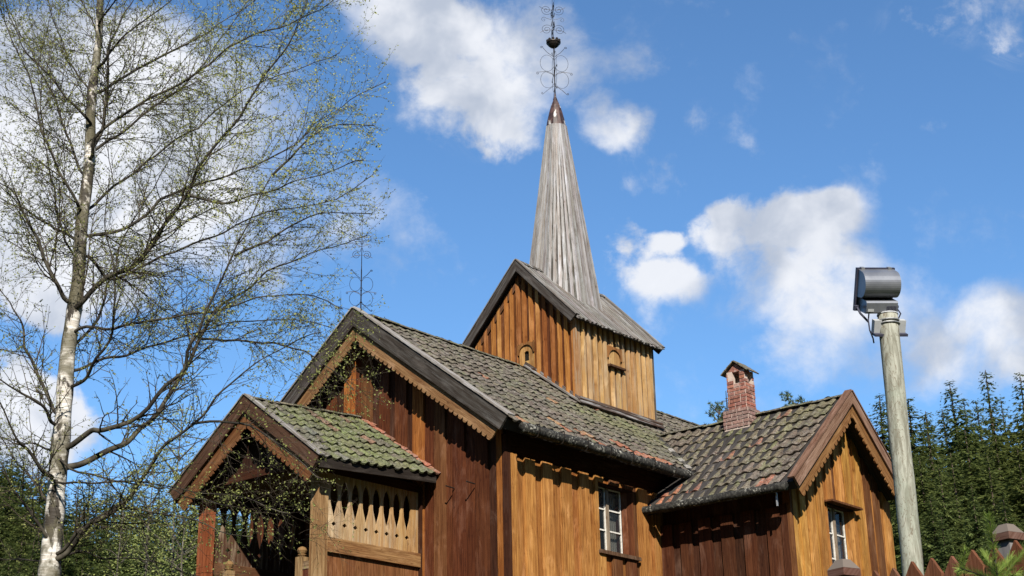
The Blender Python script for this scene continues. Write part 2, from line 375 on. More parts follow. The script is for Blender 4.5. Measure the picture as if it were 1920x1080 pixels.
# windows
def window(O, U, N, wdo, ht, dep, pal, curt_side, splay, npan=3):
    "opening wd x ht with lower left corner O on the wall face; window set back by dep, reveals lined with boards"
    t = .03; wd = wdo-splay
    In = -N
    def bx(m, u, d, z, du, dd, dz, col):     # u along wall, d depth inwards, z
        m.prism([(0, 0), (dz, 0), (dz, du), (0, du)], O+U*u+In*d+Z*z, Z, U, In, dd, col)
    # window unit
    fw = .026; W2 = wd-2*t
    col = (.7, .68, .62)
    root = MB()
    for (a, b) in ((t, wd/2-.036), (wd/2+.036, wd-t)):
        bx(root, a, dep-.03, t, fw*.7, .04, ht-2*t, col); bx(root, b-fw*.7, dep-.03, t, fw*.7, .04, ht-2*t, col)
        for k in range(npan+1):
            hh = fw*.7 if k in (0, npan) else .024
            zz = t+(ht-2*t-hh)*k/npan
            bx(root, a+fw*.7, dep-.028, zz, b-a-1.4*fw, .034, hh, col)
    wo_ = root.build('window', 'white', church)
    mb = MB(); bx(mb, wd/2-.036, dep-.05, t, .072, .06, ht-2*t, (.30, .25, .19)); mb.build('mullion', 'pale', wo_)
    mb = MB()
    bx(mb, 0, -.03, 0, t, dep+.12, ht, vary(pal)); bx(mb, t, -.03, ht-t, wdo-t, dep+.12, t, vary(RED2)); bx(mb, t, 0, 0, wdo-t, dep+.1, t-.003, vary(BRN))
    bx(mb, wd-.028, dep-.02, t, .03, .2, ht-2*t, vary(RED2))
    E0 = O+U*(wd+.004)+In*(dep-.01)+Z*t; sv = (U*(splay-.01)+N*(dep+.02)); sn = sv.cross(Z).normalized(); sl_ = sv.length; sv.normalize()
    for k in range(2): mb.prism([(0, sl_*k/2), (ht-2*t, sl_*k/2), (ht-2*t, sl_*(k+1)/2-.003), (0, sl_*(k+1)/2-.003)], E0, Z, sv, sn, .025, vary(pal))
    mb.build('reveal', 'wood', wo_)
    mb = MB(); bx(mb, t+.02, dep-.01, t+.01, W2-.04, .004, ht-2*t-.02, (.1, .1, .1)); mb.build('pane', 'glass', wo_)
    mb = MB()
    c0 = wd-.03-.26 if curt_side > 0 else .03
    for k in range(9):
        bx(mb, c0+k*.028, dep+.09+.012*(k % 2), .04, .029, .006, ht-.1, (.4, .4, .35))
    mb.build('curtain', 'curtain', wo_)
    mb = MB(); bx(mb, -.6, dep+.9, -.5, wd+1.2, .02, ht+1, (.02, .02, .02)); mb.build('room_shade_sheet', 'room', wo_)  # black sheet behind the window, in place of the room's shade
    mb = MB()
    mb.prism([(0, 0), (.05, .0), (.06, .02), (.06, wdo+.09), (.03, wdo+.1), (0, wdo+.1)], O-U*.05+N*.12+Z*(-.055), Z, U, In, .16, vary((.20, .12, .07)))
    mb.build('sill', 'wood', wo_)
    return wo_
window(V((wU0, -.03, wZ0)), X, -Y, wU1-wU0, wZ1-wZ0, .12, RED, 1, .17)
# ------------------------------------------------------------------ tiled roofs
def tiles(mb, O, U, S, N, nu, ns, pu, ps, colf, clip=lambda u, s: True, amp=.026, lift=.029, flip=1, sag=None):
    prof = [(0, .0), (.14, -.3), (.30, -.42), (.48, -.2), (.64, .35), (.80, .62), (.94, .45), (1.08, -.05)]
    for j in range(ns):
        for i in range(nu):
            uc, sc_ = (i+.5)*pu, (j+.5)*ps
            if not clip(uc, sc_): continue
            col = colf(uc, sc_, i, j)
            ju, js, jn, rot = rr(-.014, .014), rr(-.028, .028), rr(-.006, .010), rr(-.05, .05)
            base = len(mb.v); n = len(prof)
            sg = sag(uc, sc_) if sag else 0
            wv_ = .012*noise.noise(V((uc*.8, sc_*.8, 3)))+sg
            for (s0, nn, ex) in ((-.0, lift, 0), (ps*.5, lift*.52, 0), (ps+.04, .004, 0)):
                for a, hgt in prof:
                    u = i*pu+(a if flip > 0 else 1-a)*pu+ju+rot*(s0-ps/2)
                    ss = j*ps+s0+js+rot*(a-.5)*pu
                    if s0 <= 0: ss -= .03*(1-abs(a-.5)*2)*.6
                    mb.v.append(O+U*u+S*ss+N*(hgt*amp+nn+jn+wv_))
            for a, hgt in prof:
                u = i*pu+(a if flip > 0 else 1-a)*pu+ju-rot*ps/2; ss = j*ps+js+rot*(a-.5)*pu-.03*(1-abs(a-.5)*2)*.6
                mb.v.append(O+U*u+S*(ss+.004)+N*(hgt*amp+lift-.028+jn+wv_))
            for r in range(2):
                for k in range(n-1):
                    a = base+r*n+k; q = [a, a+1, a+n+1, a+n]
                    mb.f.append(q if flip > 0 else q[::-1]); mb.c.append(col); mb.uv.extend([(0, 0)]*4)
            for k in range(n-1):
                a = base+3*n+k; q = [a, a+1, base+k+1, base+k]
                mb.f.append(q if flip > 0 else q[::-1]); mb.c.append(col); mb.uv.extend([(0, 0)]*4)
TG = (.142, .126, .106); TB = (.12, .10, .082); TM = (.135, .145, .062); TR = (.33, .115, .07); TO = (.30, .16, .09)
def lerp(a, b, t): return tuple(x+(y-x)*t for x, y in zip(a, b))
def fbm(p, s): return noise.fractal(V(p)*s, 1, 2, 3)
# nave roof near slope
ang = math.atan(slope); S1 = V((0, math.cos(ang), math.sin(ang))); N1 = V((0, -math.sin(ang), math.cos(ang)))
sl_len = (W/2+e_)/math.cos(ang)
ps = sl_len/14
AH = 7.4215+EYE; ah = 5.505+EYE; xa = 5.9545; aw = 2.24; q_ = 3.05; aslope = (AH-ah)/aw
TZT0, TZT1, TYT = 4.2776, 6.70, 1.7436
def annex_z(x): return AH-abs(x-xa)*aslope
def ncol(u, s, i, j):
    x = u-o_+.1; c = lerp(TG, TB, rr(0, 1))
    c = vary(c, .22)
    n = fbm((x, s, 0), .9)
    moss = max(0, min(1, (n-.15)*3))*.35
    g = math.exp(-((x-5.3)**2/1.2+(s-1.75)**2/.5))+.6*math.exp(-((x-4.0)**2/1.5+(s-2.1)**2/.3))
    moss = max(moss, min(1, g*1.0))
    c = lerp(c, vary(TM, .25), max(0, min(.8, moss*.85+rr(-.25, .15))))
    for (rx_, rs, rw, rh) in ((1.8, .42, .36, .30), (3.0, .3, .28, .18), (3.7, .2, .5, .14), (1.25, 2.35, .12, .15), (4.55, 2.85, .25, .12), (2.6, 1.7, .1, .1)):
        if abs(x-rx_) < rw and abs(s-rs) < rh and rr(0, 1) < .8: c = vary(lerp(TR, TO, rr(0, .6)), .15)
    if rr(0, 1) < .010: c = vary(TO, .2)
    return c
def nclip(u, s):
    x = u-o_+.1; y = -e_+s*math.cos(ang); z = h+s*math.sin(ang)
    if z < annex_z(x)+.02 and abs(x-xa) < aw and x > xa-aw: 
        return x < xa-(AH-z)/aslope+.08
    return not (x > xa and z < AH)
nsl = MB()
ncols = int((L+o_)/.2); ps = sl_len/15
tiles(nsl, V((-o_+.1, -e_, h)), X, S1, N1, ncols, 15, .2, ps, ncol, nclip)
def rslab(mb, pts, N, t, col): # roof slab under tiles
    n = len(pts); i = len(mb.v)
    mb.v += pts; mb.v += [p-N*t for p in pts]
    mb.f.append(list(range(i, i+n))); mb.f.append(list(range(i+n, i+2*n))[::-1])
    for k in range(n): mb.f.append([i+k, i+n+k, i+n+(k+1) % n, i+(k+1) % n])
    for _ in range(n+2): mb.c.append(col)
    mb.uv.extend([(p.x, p.y) for p in pts]*2); mb.uv.extend([(0, 0)]*4*n)
nave_roof = nsl.build('nave_roof', 'tile', church)
mb = MB()
rslab(mb, [V((-o_+.02, -e_+.03, h-.0)), V((L+.3, -e_+.03, h-.0)), V((L+.3, W/2, H-.02)), V((-o_+.02, W/2, H-.02))], N1, TH, DGREY)
S2 = V((0, -math.cos(ang), math.sin(ang))); N2 = V((0, math.sin(ang), math.cos(ang)))
rslab(mb, [V((-o_+.02, W/2, H-.02)), V((L+.3, W/2, H-.02)), V((L+.3, W+e_, h)), V((-o_+.02, W+e_, h))], N2, TH, DGREY)
mb.build('roof_boarding', 'dark', nave_roof)
mb = MB(); tiles(mb, V((L+.1, W+e_, h)), -X, S2, N2, ncols, 15, .2, ps, ncol); mb.build('far_slope', 'tile', nave_roof)
# ridge tiles
def ridge(mb, A, B, r=.07, col=ncol, step=.33):
    n = int((B-A).length/step); d = (B-A).normalized(); sdv = d.cross(Z).normalized()
    for k in range(n):
        p = A+d*(k*step); q = p+d*(step+.04); c = vary(lerp(TG, TM, rr(0, .5)), .25); i = len(mb.v); jz = rr(-.008, .012)
        for P_, rad in ((p, r*1.08), (q, r*.95)):
            for a in range(7):
                an = math.pi*a/6; mb.v.append(P_+sdv*math.cos(an)*rad*1.15+Z*(math.sin(an)*rad*.75+jz))
        for a in range(6): mb.f.append([i+a, i+a+1, i+8+a, i+7+a]); mb.c.append(c); mb.uv.extend([(0, 0)]*4)
        mb.f.append([i+a for a in range(7)]); mb.c.append((.03, .03, .03)); mb.uv.extend([(0, 0)]*7)
mb = MB(); ridge(mb, V((-o_+.05, W/2, H+.0)), V((TZT0, W/2, H+.0))); mb.build('ridge_tiles', 'tile', nave_roof)
mb = MB(); ridge(mb, V((TZT1, W/2, H+.0)), V((L+.3, W/2, H+.0))); mb.build('ridge_tiles', 'tile', nave_roof)
# barge boards on a gable: apex A, lower ends; w width; scallops on the inner board
def barge(A, B, N, wd, t, col, m, name, parent, drop=0, scal=None, cutv=True, scol=None, trim=0, sproud=0):
    "board from apex A down to B, hanging below the line AB, its face towards N"
    d = (B-A); ln = d.length-trim; d = d.normalized(); dn = N.cross(d)
    if dn.z > 0: dn = -dn
    # keep the apex joint plumb
    k = (-Z).dot(d)/(-Z).dot(dn)
    A0 = A-Z*drop
    poly = [(0, 0), (ln, 0)]
    if scal is None:
        poly += [(ln-.02, wd), (wd*k, wd)]
    else:
        n = int((ln-wd*k-.05)/scal); amp = .42*scal
        pts = []
        for i in range(n):
            l0 = ln-.03-i*scal
            pts += [(l0, wd-amp), (l0-scal*.22, wd), (l0-scal*.5, wd+amp*.12), (l0-scal*.78, wd)]
        pts.append((ln-.03-n*scal, wd-amp)); pts.append((wd*k, wd-amp))
        poly += pts
    mb = MB(); mb.prism(poly, A0+N*sproud, d, dn, N, t, col); return mb.build(name, m, parent)
gx = -o_
A_ = V((gx, W/2, H+.06)); Br = V((gx, -e_-.03, h+.04)); Bl = V((gx, W+e_+.03, h+.04))
for B_ in (Br, Bl):
    barge(A_, B_, -X, .255, .045, vary((.065, .055, .047), .1), 'char', 'barge_board', nave_roof, 0)
    barge(A_, B_, -X, .36, .03, vary((.36, .21, .095), .05), 'wood', 'scalloped_board', nave_roof, .17, scal=.125, trim=.2, sproud=-.04)
    d = (B_-A_).normalized(); nn = V((0, -d.z, d.y)); nn = nn if nn.z > 0 else -nn
    mb = MB(); mb.prism([(-.0, 0), ((B_-A_).length+.02, 0), ((B_-A_).length+.02, .17), (0, .17)], A_+nn*.02-X*.07, d, X, nn, .025, (.33, .32, .30)); mb.build('verge_board', 'grey', nave_roof)
# gutter: hollowed log with brackets
def gutter(P0, P1, r, name, parent, m='gutter', wob=.008):
    mb = MB(); n = 24; d = (P1-P0); pts = []
    for k in range(n+1): pts.append(P0+d*(k/n)+V((0, rr(-wob, wob), rr(-wob, wob))))
    mb.tube(pts, [r*(1+rr(-.05, .05)) for _ in pts], 10); return mb.build(name, m, parent, smooth=True)
gutter(V((-.1, -e_-.08, h-.10)), V((4.63, -e_-.08, h-.10)), .085, 'gutter', nave_roof)
mb = MB()
for k in range(8):
    mb = MB(); x = .2+k*.62; mb.abox(x, x+.02, -e_-.17, -e_+.1, h-.02, h+.0, DGREY, 1)
    mb.tube([(x+.01, -e_-.17, h-.02), (x+.01, -e_-.185, h-.11), (x+.01, -e_-.12, h-.2), (x+.01, -e_+.02, h-.19)], .009, 5)
    mb.build('gutter_bracket', 'iron', nave_roof)
# ------------------------------------------------------------------ annex (transept) facing -Y
wx, wy = 4.20, -2.64; wxr = 2*xa-wx
ax0, ax1 = xa-aw, xa+1.75
def aroofz(x): return annex_z(x)
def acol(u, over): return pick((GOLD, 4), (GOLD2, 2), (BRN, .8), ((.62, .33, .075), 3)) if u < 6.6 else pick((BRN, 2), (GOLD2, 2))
aZ0, aZ1 = 5.66, 7.05; aU0, aU1 = 5.36, 6.32
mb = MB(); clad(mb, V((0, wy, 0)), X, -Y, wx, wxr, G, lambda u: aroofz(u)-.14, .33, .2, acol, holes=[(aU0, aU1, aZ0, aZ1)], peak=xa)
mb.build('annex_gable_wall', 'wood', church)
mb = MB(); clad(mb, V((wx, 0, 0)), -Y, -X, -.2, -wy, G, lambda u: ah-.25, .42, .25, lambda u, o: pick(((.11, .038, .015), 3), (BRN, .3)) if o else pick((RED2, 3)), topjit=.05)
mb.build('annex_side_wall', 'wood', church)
mb = MB(); mb.abox(wx-.07, wx+.07, wy-.07, wy+.07, G, ah+.05, vary(BRN)); mb.build('corner_board', 'wood', church)
mb = MB(); mb.abox(wxr-.1, wxr, wy+.01, 0, G, ah+.1, RED2)
mb.abox(wx+.01, wx+.08, wy+.08, 0, G, ah+.1, RED2)
mb.prism([(G, wx+.09), (ah+.1, wx+.09), (ah+.1, aU0), (G, aU0)], V((0, wy+.01, 0)), Z, X, Y, .06, RED2)
mb.prism([(G, aU1), (ah+.1, aU1), (ah+.1, wxr-.11), (G, wxr-.11)], V((0, wy+.01, 0)), Z, X, Y, .06, RED2)
mb.prism([(G, aU0), (aZ0, aU0), (aZ0, aU1), (G, aU1)], V((0, wy+.01, 0)), Z, X, Y, .06, RED2)
mb.prism([(ah+.1, wx+.09), (AH-.2, xa), (ah+.1, wxr-.11)], V((0, wy+.01, 0)), Z, X, Y, .06, RED2)
mb.build('annex_log_wall', 'wood', church)
aw_o = window(V((aU0, wy-.03, aZ0)), X, -Y, aU1-aU0, aZ1-aZ0, .11, GOLD2, 1, .14)
mb = MB(); mb.prism([(0, 0), (.035, .02), (.035, aU1-aU0+.12), (0, aU1-aU0+.16)], V((aU0-.07, wy-.05, aZ1+.0)), Z, X, -Y, .16, vary(BRN)); mb.build('drip_board', 'wood', aw_o)
# annex roof
aang = math.atan(aslope); AS1 = V((math.cos(aang), 0, math.sin(aang))); AN1 = V((-math.sin(aang), 0, math.cos(aang)))
alen = aw/math.cos(aang); aps = alen/9
def acolr(u, s, i, j):
    y = -u; c = vary(lerp((.145, .125, .10), (.125, .095, .075), rr(0, 1)), .2)
    n = fbm((y+9, s, 4), 1.3)
    c = lerp(c, vary((.15, .150, .065), .25), max(0, min(.8, (n+.08)*1.1+rr(-.2, .2))))
    if u < .5 and s < .8: c = vary(lerp(TR, TO, rr(0, .5)), .2)
    elif rr(0, 1) < .03: c = vary(lerp(TB, TR, .6), .15)
    return c
YB = (AH-h)/slope-e_   # where the annex ridge dies into the nave slope
def aclip(u, s):   # u measured from Y=+YB towards -Y
    y = YB+.1-u; z = ah+s*math.sin(aang)
    if y > -e_: return z > h+(y+e_)*slope-.03 or (z < h-.2 and y < -.02)
    return True
mb = MB()
def acolr2(u, s, i, j):
    y = YB+.1-u
    return acolr(-y, s, i, j)
na = int((q_+YB+.02)/.222)
def asag(u, s):
    y = YB+.1-u; t = (y+q_)/(q_+YB); return -.05*math.sin(math.pi*max(0, min(1, t)))
tiles(mb, V((xa-aw, YB+.1, ah)), -Y, AS1, AN1, na, 9, .222, aps, acolr2, aclip, amp=.036, lift=.042, sag=asag)
annex_roof = mb.build('annex_roof', 'tile', church)
mb = MB()
rslab(mb, [V((xa-aw+.03, 0, ah)), V((xa-aw+.03, -q_+.02, ah)), V((xa, -q_+.02, AH-.03)), V((xa, 0, AH-.03))][::-1], AN1, TH*.9, DGREY)
v0 = xa-aw+.03
AN2 = V((math.sin(aang), 0, math.cos(aang)))
rslab(mb, [V((xa, 0, AH-.03)), V((xa, -q_+.02, AH-.03)), V((ax1, -q_+.02, annex_z(ax1))), V((ax1, 0, annex_z(ax1)))][::-1], AN2, TH*.9, DGREY)
rslab(mb, [V((xa-(AH-h)/aslope, -e_, h-.03)), V((xa, -e_, AH-.03)), V((xa, YB+.05, AH-.03))], AN1, .05, DGREY)
mb.build('roof_boarding', 'dark', annex_roof)
mb = MB(); tiles(mb, V((ax1, -q_+.05, annex_z(ax1))), Y, V((-math.cos(aang), 0, math.sin(aang))), AN2, 19, 7, .222, aps, acolr2, amp=.05, lift=.055); mb.build('far_slope', 'tile', annex_roof)
mb = MB(); ridge(mb, V((xa, -q_+.08, AH-.01)), V((xa, YB, AH-.01)), .06); mb.build('ridge_tiles', 'tile', annex_roof)
# red tiles of the low tongue beside the nave wall come with the slope; metal valley
mb = MB(); P0 = V((xa-(AH-h)/aslope-.03, -e_-.05, h-.0)); P1 = V((xa-.12, YB-.08, AH-.06)); d = (P1-P0)
pts = [P0+d*(k/10)+Z*.05 for k in range(11)]
for k in range(10):
    c = (.30, .29, .28) if k in (0, 2, 5) else (.035, .033, .03)
    a, b = pts[k], pts[k+1]; sdv = d.cross(Z).normalized()*.05
    mb.face([a-sdv, a+sdv, b+sdv, b-sdv], c); mb.face([a-sdv-Z*.05, a-sdv, b-sdv, b-sdv-Z*.05], c)
mb.build('valley_flashing', 'tile', annex_roof)
A_ = V((xa, -q_, AH+.05)); Bl = V((xa-aw-.02, -q_, ah+.03)); Br = V((ax1+.02, -q_, annex_z(ax1)+.03))
for B_ in (Bl, Br):
    barge(A_, B_, -Y, .165, .04, vary((.34, .215, .15), .08), 'wood', 'barge_board', annex_roof)
    barge(A_, B_, -Y, .30, .03, vary((.36, .19, .07), .08), 'wood', 'scalloped_board', annex_roof, .12, scal=.15, trim=.1, sproud=-.035)
    d = (B_-A_).normalized(); nn = V((-d.z, 0, d.x)); nn = nn if nn.z > 0 else -nn
    mb = MB(); mb.prism([(0, 0), ((B_-A_).length+.02, 0), ((B_-A_).length+.02, .13), (0, .13)], A_+nn*.02-Y*.05, d, Y, nn, .028, (.27, .16, .11)); mb.build('verge_board', 'wood', annex_roof)
gutter(V((xa-aw-.06, .0, ah-.06)), V((xa-aw-.06, -q_+.12, ah-.08)), .075, 'gutter', annex_roof)
mb = MB(); mb.abox(xa-aw+.02, xa-aw+.05, -q_+.35, -q_+.37, ah-.36, ah-.14, (.2, .2, .15)); mb.build('iron_strap', 'plate', annex_roof)
# chimney on the annex ridge
def bricks(mb, x0, x1, y0, y1, z0, z1, holes=(), bl=.24, bh=.072, prot=.0):
    "brick shell standing round a mortar core"
    n = int((z1-z0)/bh+.5)
    for k in range(n):
        za = z0+k*bh+.009; zb_ = z0+(k+1)*bh-.007
        for (a0, a1, fixed, ax, sg) in ((y0, y1, x0, 1, -1), (x0, x1, y0, 0, -1), (y0, y1, x1, 1, 1), (x0, x1, y1, 0, 1)):
            u = a0-(bl/2 if k % 2 else 0)
            while u < a1:
                p, q = max(u+.009, a0), min(u+bl*(.5 if rr(0, 1) < .2 else 1)-.009, a1); un = q+.018; u = un-.009
                if q-p < .02: continue
                mid = (p+q)/2
                if any(ax == hh[0] and sg == hh[1] and hh[2] < mid < hh[3] and hh[4] < (za+zb_)/2 < hh[5] for hh in holes): continue
                c = vary(lerp((.34, .130, .085), (.26, .13, .10), rr(0, 1)), .22); d = .008+rr(-.004, .006)+prot
                lo = min(fixed, fixed+sg*d); hi = max(fixed, fixed+sg*d)
                if ax == 1: mb.abox(lo, hi, p, q, za, zb_, c)
                else: mb.abox(p, q, lo, hi, za, zb_, c)
cx0, cx1, cy0, cy1 = 5.72, 6.03, -1.07, -.68
ch = MB(); bricks(ch, cx0, cx1, cy0, cy1, 9.13, 9.86, [(1, -1, cy0+.13, cy0+.27, 9.64, 9.86), (0, -1, cx0+.1, cx0+.24, 9.64, 9.86)])
nb0 = len(ch.c); bricks(ch, cx0-.05, cx1+.05, cy0-.05, cy1+.1, 8.78, 9.13)
ch.c[nb0:] = [lerp(c, (.24, .19, .17), .6) for c in ch.c[nb0:]]
chimney = ch.build('chimney', 'brick', church)
mb = MB(); t2 = .07
mb.abox(cx0+.002, cx1-.002, cy0+.002, cy1-.002, 9.1, 9.64)
mb.abox(cx0+.002, cx0+.1, cy0+.002, cy0+.1, 9.64, 9.88); mb.abox(cx0+.002, cx0+.1, cy1-.12, cy1-.002, 9.64, 9.88)
mb.abox(cx1-.07, cx1-.002, cy0+.002, cy0+.1, 9.64, 9.88); mb.abox(cx1-.07, cx1-.002, cy1-.12, cy1-.002, 9.64, 9.88)
mb.abox(cx0-.045, cx1+.045, cy0-.045, cy1+.095, 8.6, 9.127)
mb.build('mortar', 'mortar', chimney)
mb = MB(); ym = (cy0+cy1)/2
mb.prism([(9.865, cy0+.01), (10.03, ym), (9.865, cy1-.01)], V((cx0+.004, 0, 0)), Z, Y, X, cx1-cx0-.01, (.27, .12, .09))
mb.build('gable_block', 'brick', chimney)
mb = MB()
for sg in (-1, 1):
    E0 = V((cx0-.06, ym+sg*.228, 9.862)); Tp = V((cx0-.06, ym, 10.06)); d = (E0-Tp).normalized(); nn = V((0, -d.z*1, d.y)); nn = nn if nn.z > 0 else -nn
    for k in range(3): mb.prism([(k*.115, 0), (k*.115+.135, 0), (k*.115+.135, .42), (k*.115, .42)], Tp+nn*(.006*k), d, X, nn, .02, vary((.20, .18, .13), .2))
mb.build('chimney_cap', 'tile', chimney)
# ------------------------------------------------------------------ bell tower on the ridge
tx0, tx1, ty0 = 4.2776, 6.70, 1.7436; ty1 = W-ty0; TTH = 12.62; TTh = 11.118; tov = .205
tsl = (TTH-TTh)/(W/2-ty0+tov)
def ttop(y): return TTH-abs(y-W/2)*tsl
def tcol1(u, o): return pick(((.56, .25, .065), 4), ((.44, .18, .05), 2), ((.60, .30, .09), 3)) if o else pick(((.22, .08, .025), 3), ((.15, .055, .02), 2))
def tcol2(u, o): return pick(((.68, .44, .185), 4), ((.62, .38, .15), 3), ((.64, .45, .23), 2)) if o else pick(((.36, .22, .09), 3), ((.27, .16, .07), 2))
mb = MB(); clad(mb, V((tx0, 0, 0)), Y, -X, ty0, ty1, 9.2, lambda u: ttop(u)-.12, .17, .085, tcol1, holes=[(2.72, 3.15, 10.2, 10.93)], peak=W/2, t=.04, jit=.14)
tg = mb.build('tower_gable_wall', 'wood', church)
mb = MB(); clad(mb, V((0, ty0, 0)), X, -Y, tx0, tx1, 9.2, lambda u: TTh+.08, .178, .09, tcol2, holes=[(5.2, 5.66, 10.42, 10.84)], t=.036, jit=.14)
ts = mb.build('tower_side_wall', 'pale', church)
mb = MB(); mb.abox(tx0+.0, tx0+.05, ty0+.03, ty1-.03, 9.1, TTh+.1, ORA)
mb.abox(tx0+.06, tx1-.01, ty0+.002, ty0+.05, 9.1, TTh+.1, ORA); mb.abox(tx0+.06, tx1-.01, ty1-.05, ty1, 9.1, TTh+.1, ORA)
mb.abox(tx1-.05, tx1-.0, ty0+.06, ty1-.06, 9.1, TTh+.1, ORA)
for x in (tx0+.003, tx1-.05): mb.prism([(TTh+.1, ty0+.1), (TTH-.15, W/2), (TTh+.1, ty1-.1)], V((x, 0, 0)), Z, Y, X, .045, ORA)
mb.build('tower_frame', 'wood', church)
mb = MB(); mb.abox(tx1-.03, tx1+.07, ty0-.07, ty0+.03, 9.2, TTh+.12, (.10, .085, .07)); mb.build('corner_board', 'grey', church)
mb = MB(); mb.abox(tx0-.075, tx0+.03, ty0-.08, ty0+.04, 9.3, TTh+.1, vary((.45, .27, .12))); mb.build('corner_board', 'pale', church)
# hatches
def hatch(O, U, N, wd, ht, parent, hole, col):
    mb = MB(); n = 10; r = wd/2-.03; cx_ = wd/2; zt = ht-r-.05
    outer = [(0, 0), (0, wd), (ht, wd), (ht, 0)]
    arch = [(0.03, .03), (.03, wd-.03)]+[(zt+r*1.0*math.sin(math.pi*k/n), cx_+r*math.cos(math.pi*k/n)) for k in range(n+1)]
    if hole:  # door leaf in two parts round an arched hole
        hz0, hz1, ha, hb = .22, .40, cx_-.06, cx_+.06
        left = [p for p in arch if p[1] <= ha]; right_ = [p for p in arch if p[1] >= hb]
        mb.prism([(.03, .03), (.03, ha), (zt+r*.96, ha)]+[p for p in arch[2:] if p[1] < ha], O, Z, U, N, .02, vary(col))
        mb.prism([(.03, hb), (.03, wd-.03)]+[p for p in arch[2:] if p[1] > hb]+[(zt+r*.96, hb)], O, Z, U, N, .02, vary(col))
        mb.prism([(.03, ha), (.03, hb), (hz0, hb), (hz0, ha)], O, Z, U, N, .019, vary(col))
        mb.prism([(hz1, ha), (hz1+.03, cx_), (hz1, hb), (zt+r*.97, hb), (zt+r, cx_), (zt+r*.97, ha)], O, Z, U, N, .019, vary(col))
    else: mb.prism(arch, O, Z, U, N, .02, col)
    leaf = mb.build('hatch', 'wood', parent)
    mb = MB()   # spandrels and arch moulding
    for sg in (-1, 1):
        pts = [(zt+r*math.sin(math.pi*k/n/2)*1.0, cx_+sg*r*math.cos(math.pi*k/n/2)) for k in range(n+1)]
        mb.prism(pts+[(ht, cx_), (ht, cx_+sg*wd/2), (zt, cx_+sg*wd/2)], O+N*.022, Z, U, N, .03, vary((.36, .18, .06)))
    mb.build('arch_trim', 'wood', leaf)
    mb = MB(); mb.prism([(-.04, -.03), (-.04, wd+.03), (.0, wd+.03), (.0, -.03)], O, Z, U, N, .12, (.10, .05, .025)); mb.build('sill', 'wood', leaf)
hatch(V((tx0-.03, 2.72, 10.36)), Y, -X, .43, .60, tg, True, (.60, .36, .13))
hatch(V((5.2, ty0-.03, 10.45)), X, -Y, .46, .40, ts, False, (.70, .46, .19))
mb = MB(); mb.abox(tx0-.008, tx0-.004, 2.84, 3.06, 10.45, 10.86); mb.build('opening_shade_sheet', 'room', tg)  # black sheet behind the hatch hole, painted as the shade inside
# flashing boards round the foot of the tower
mb = MB(); zb_ = roofz(ty0)
mb.prism([(0, 0), (tx1-tx0+.3, 0), (tx1-tx0+.3, .13), (0, .13)], V((tx0-.14, ty0-.17, zb_-.06)), X, V((0, .5, .85)).normalized(), V((0, -.85, .5)).normalized(), .03, (.07, .045, .035))
mb.prism([(0, 0), (tx1-tx0+.26, 0), (tx1-tx0+.26, .05), (0, .05)], V((tx0-.12, ty0-.11, zb_+.04)), X, V((0, 0, 1)), -Y, .05, (.10, .06, .04))
d = V((0, math.cos(ang), math.sin(ang)))
mb.prism([(0, 0), (1.7, 0), (1.7, .12), (0, .12)], V((tx0-.16, ty0-.17, roofz(ty0-.17)+.075)), d, X, N1, .03, (.22, .21, .19))
mb.prism([(0, 0), (1.7, 0), (1.7, .1), (0, .1)], V((tx0-.05, ty0-.1, roofz(ty0-.1)+.05)), d, N1, -X, .03, (.08, .06, .05))
mb.build('tower_foot_boards', 'grey', church)
# tower roof: weathered planks running down the slope
tang = math.atan(tsl); TS = V((0, math.cos(tang), math.sin(tang))); TN = V((0, -math.sin(tang), math.cos(tang)))
tl = (W/2-ty0+tov)/math.cos(tang)
RX0, RX1 = tx0-.215, tx1+.198
def plankroof(side):
    mb = MB()
    U = X if side > 0 else X; S = TS if side > 0 else V((0, -TS.y, TS.z)); N = TN if side > 0 else V((0, -TN.y, TN.z))
    y0 = ty0-tov if side > 0 else ty1+tov; x = RX0; k = 0
    while x < RX1-.02:
        wdt = .125*(1+rr(-.15, .15)); wdt = min(wdt, RX1-x); c = vary(lerp(GREY, (.16, .145, .13), rr(0, 1)), .2)
        e = rr(-.05, .02)
        mb.prism([(e-.02, .0), (e-.02+rr(-.015, .015), wdt), (tl, wdt), (tl, 0)], V((x, y0, TTh)), S, U, N, .022, c)
        e = rr(-.07, .01); c = vary(lerp(GREY, (.24, .225, .20), rr(0, 1)), .2)
        mb.prism([(e-.02, -.032), (e-.02+rr(-.015, .015), .036), (tl, .036), (tl, -.032)], V((x+.035, y0, TTh))+N*.023, S, U, N, .022, c)
        x += wdt
    return mb
troof = plankroof(1).build('tower_roof', 'grey', church)
plankroof(-1).build('far_slope', 'grey', troof)
mb = MB()
mb.prism([(0.02, 0), (tl, 0), (tl, RX1-RX0-.04), (.02, RX1-RX0-.04)], V((RX0+.02, ty0-tov, TTh))-TN*.045, TS, X, TN, .04, DGREY)
mb.prism([(0.02, 0), (tl, 0), (tl, RX1-RX0-.04), (.02, RX1-RX0-.04)], V((RX0+.02, ty1+tov, TTh))-V((0, -TN.y, TN.z))*.045, V((0, -TS.y, TS.z)), X, V((0, -TN.y, TN.z)), .04, DGREY)
mb.build('roof_boarding', 'dark', troof)
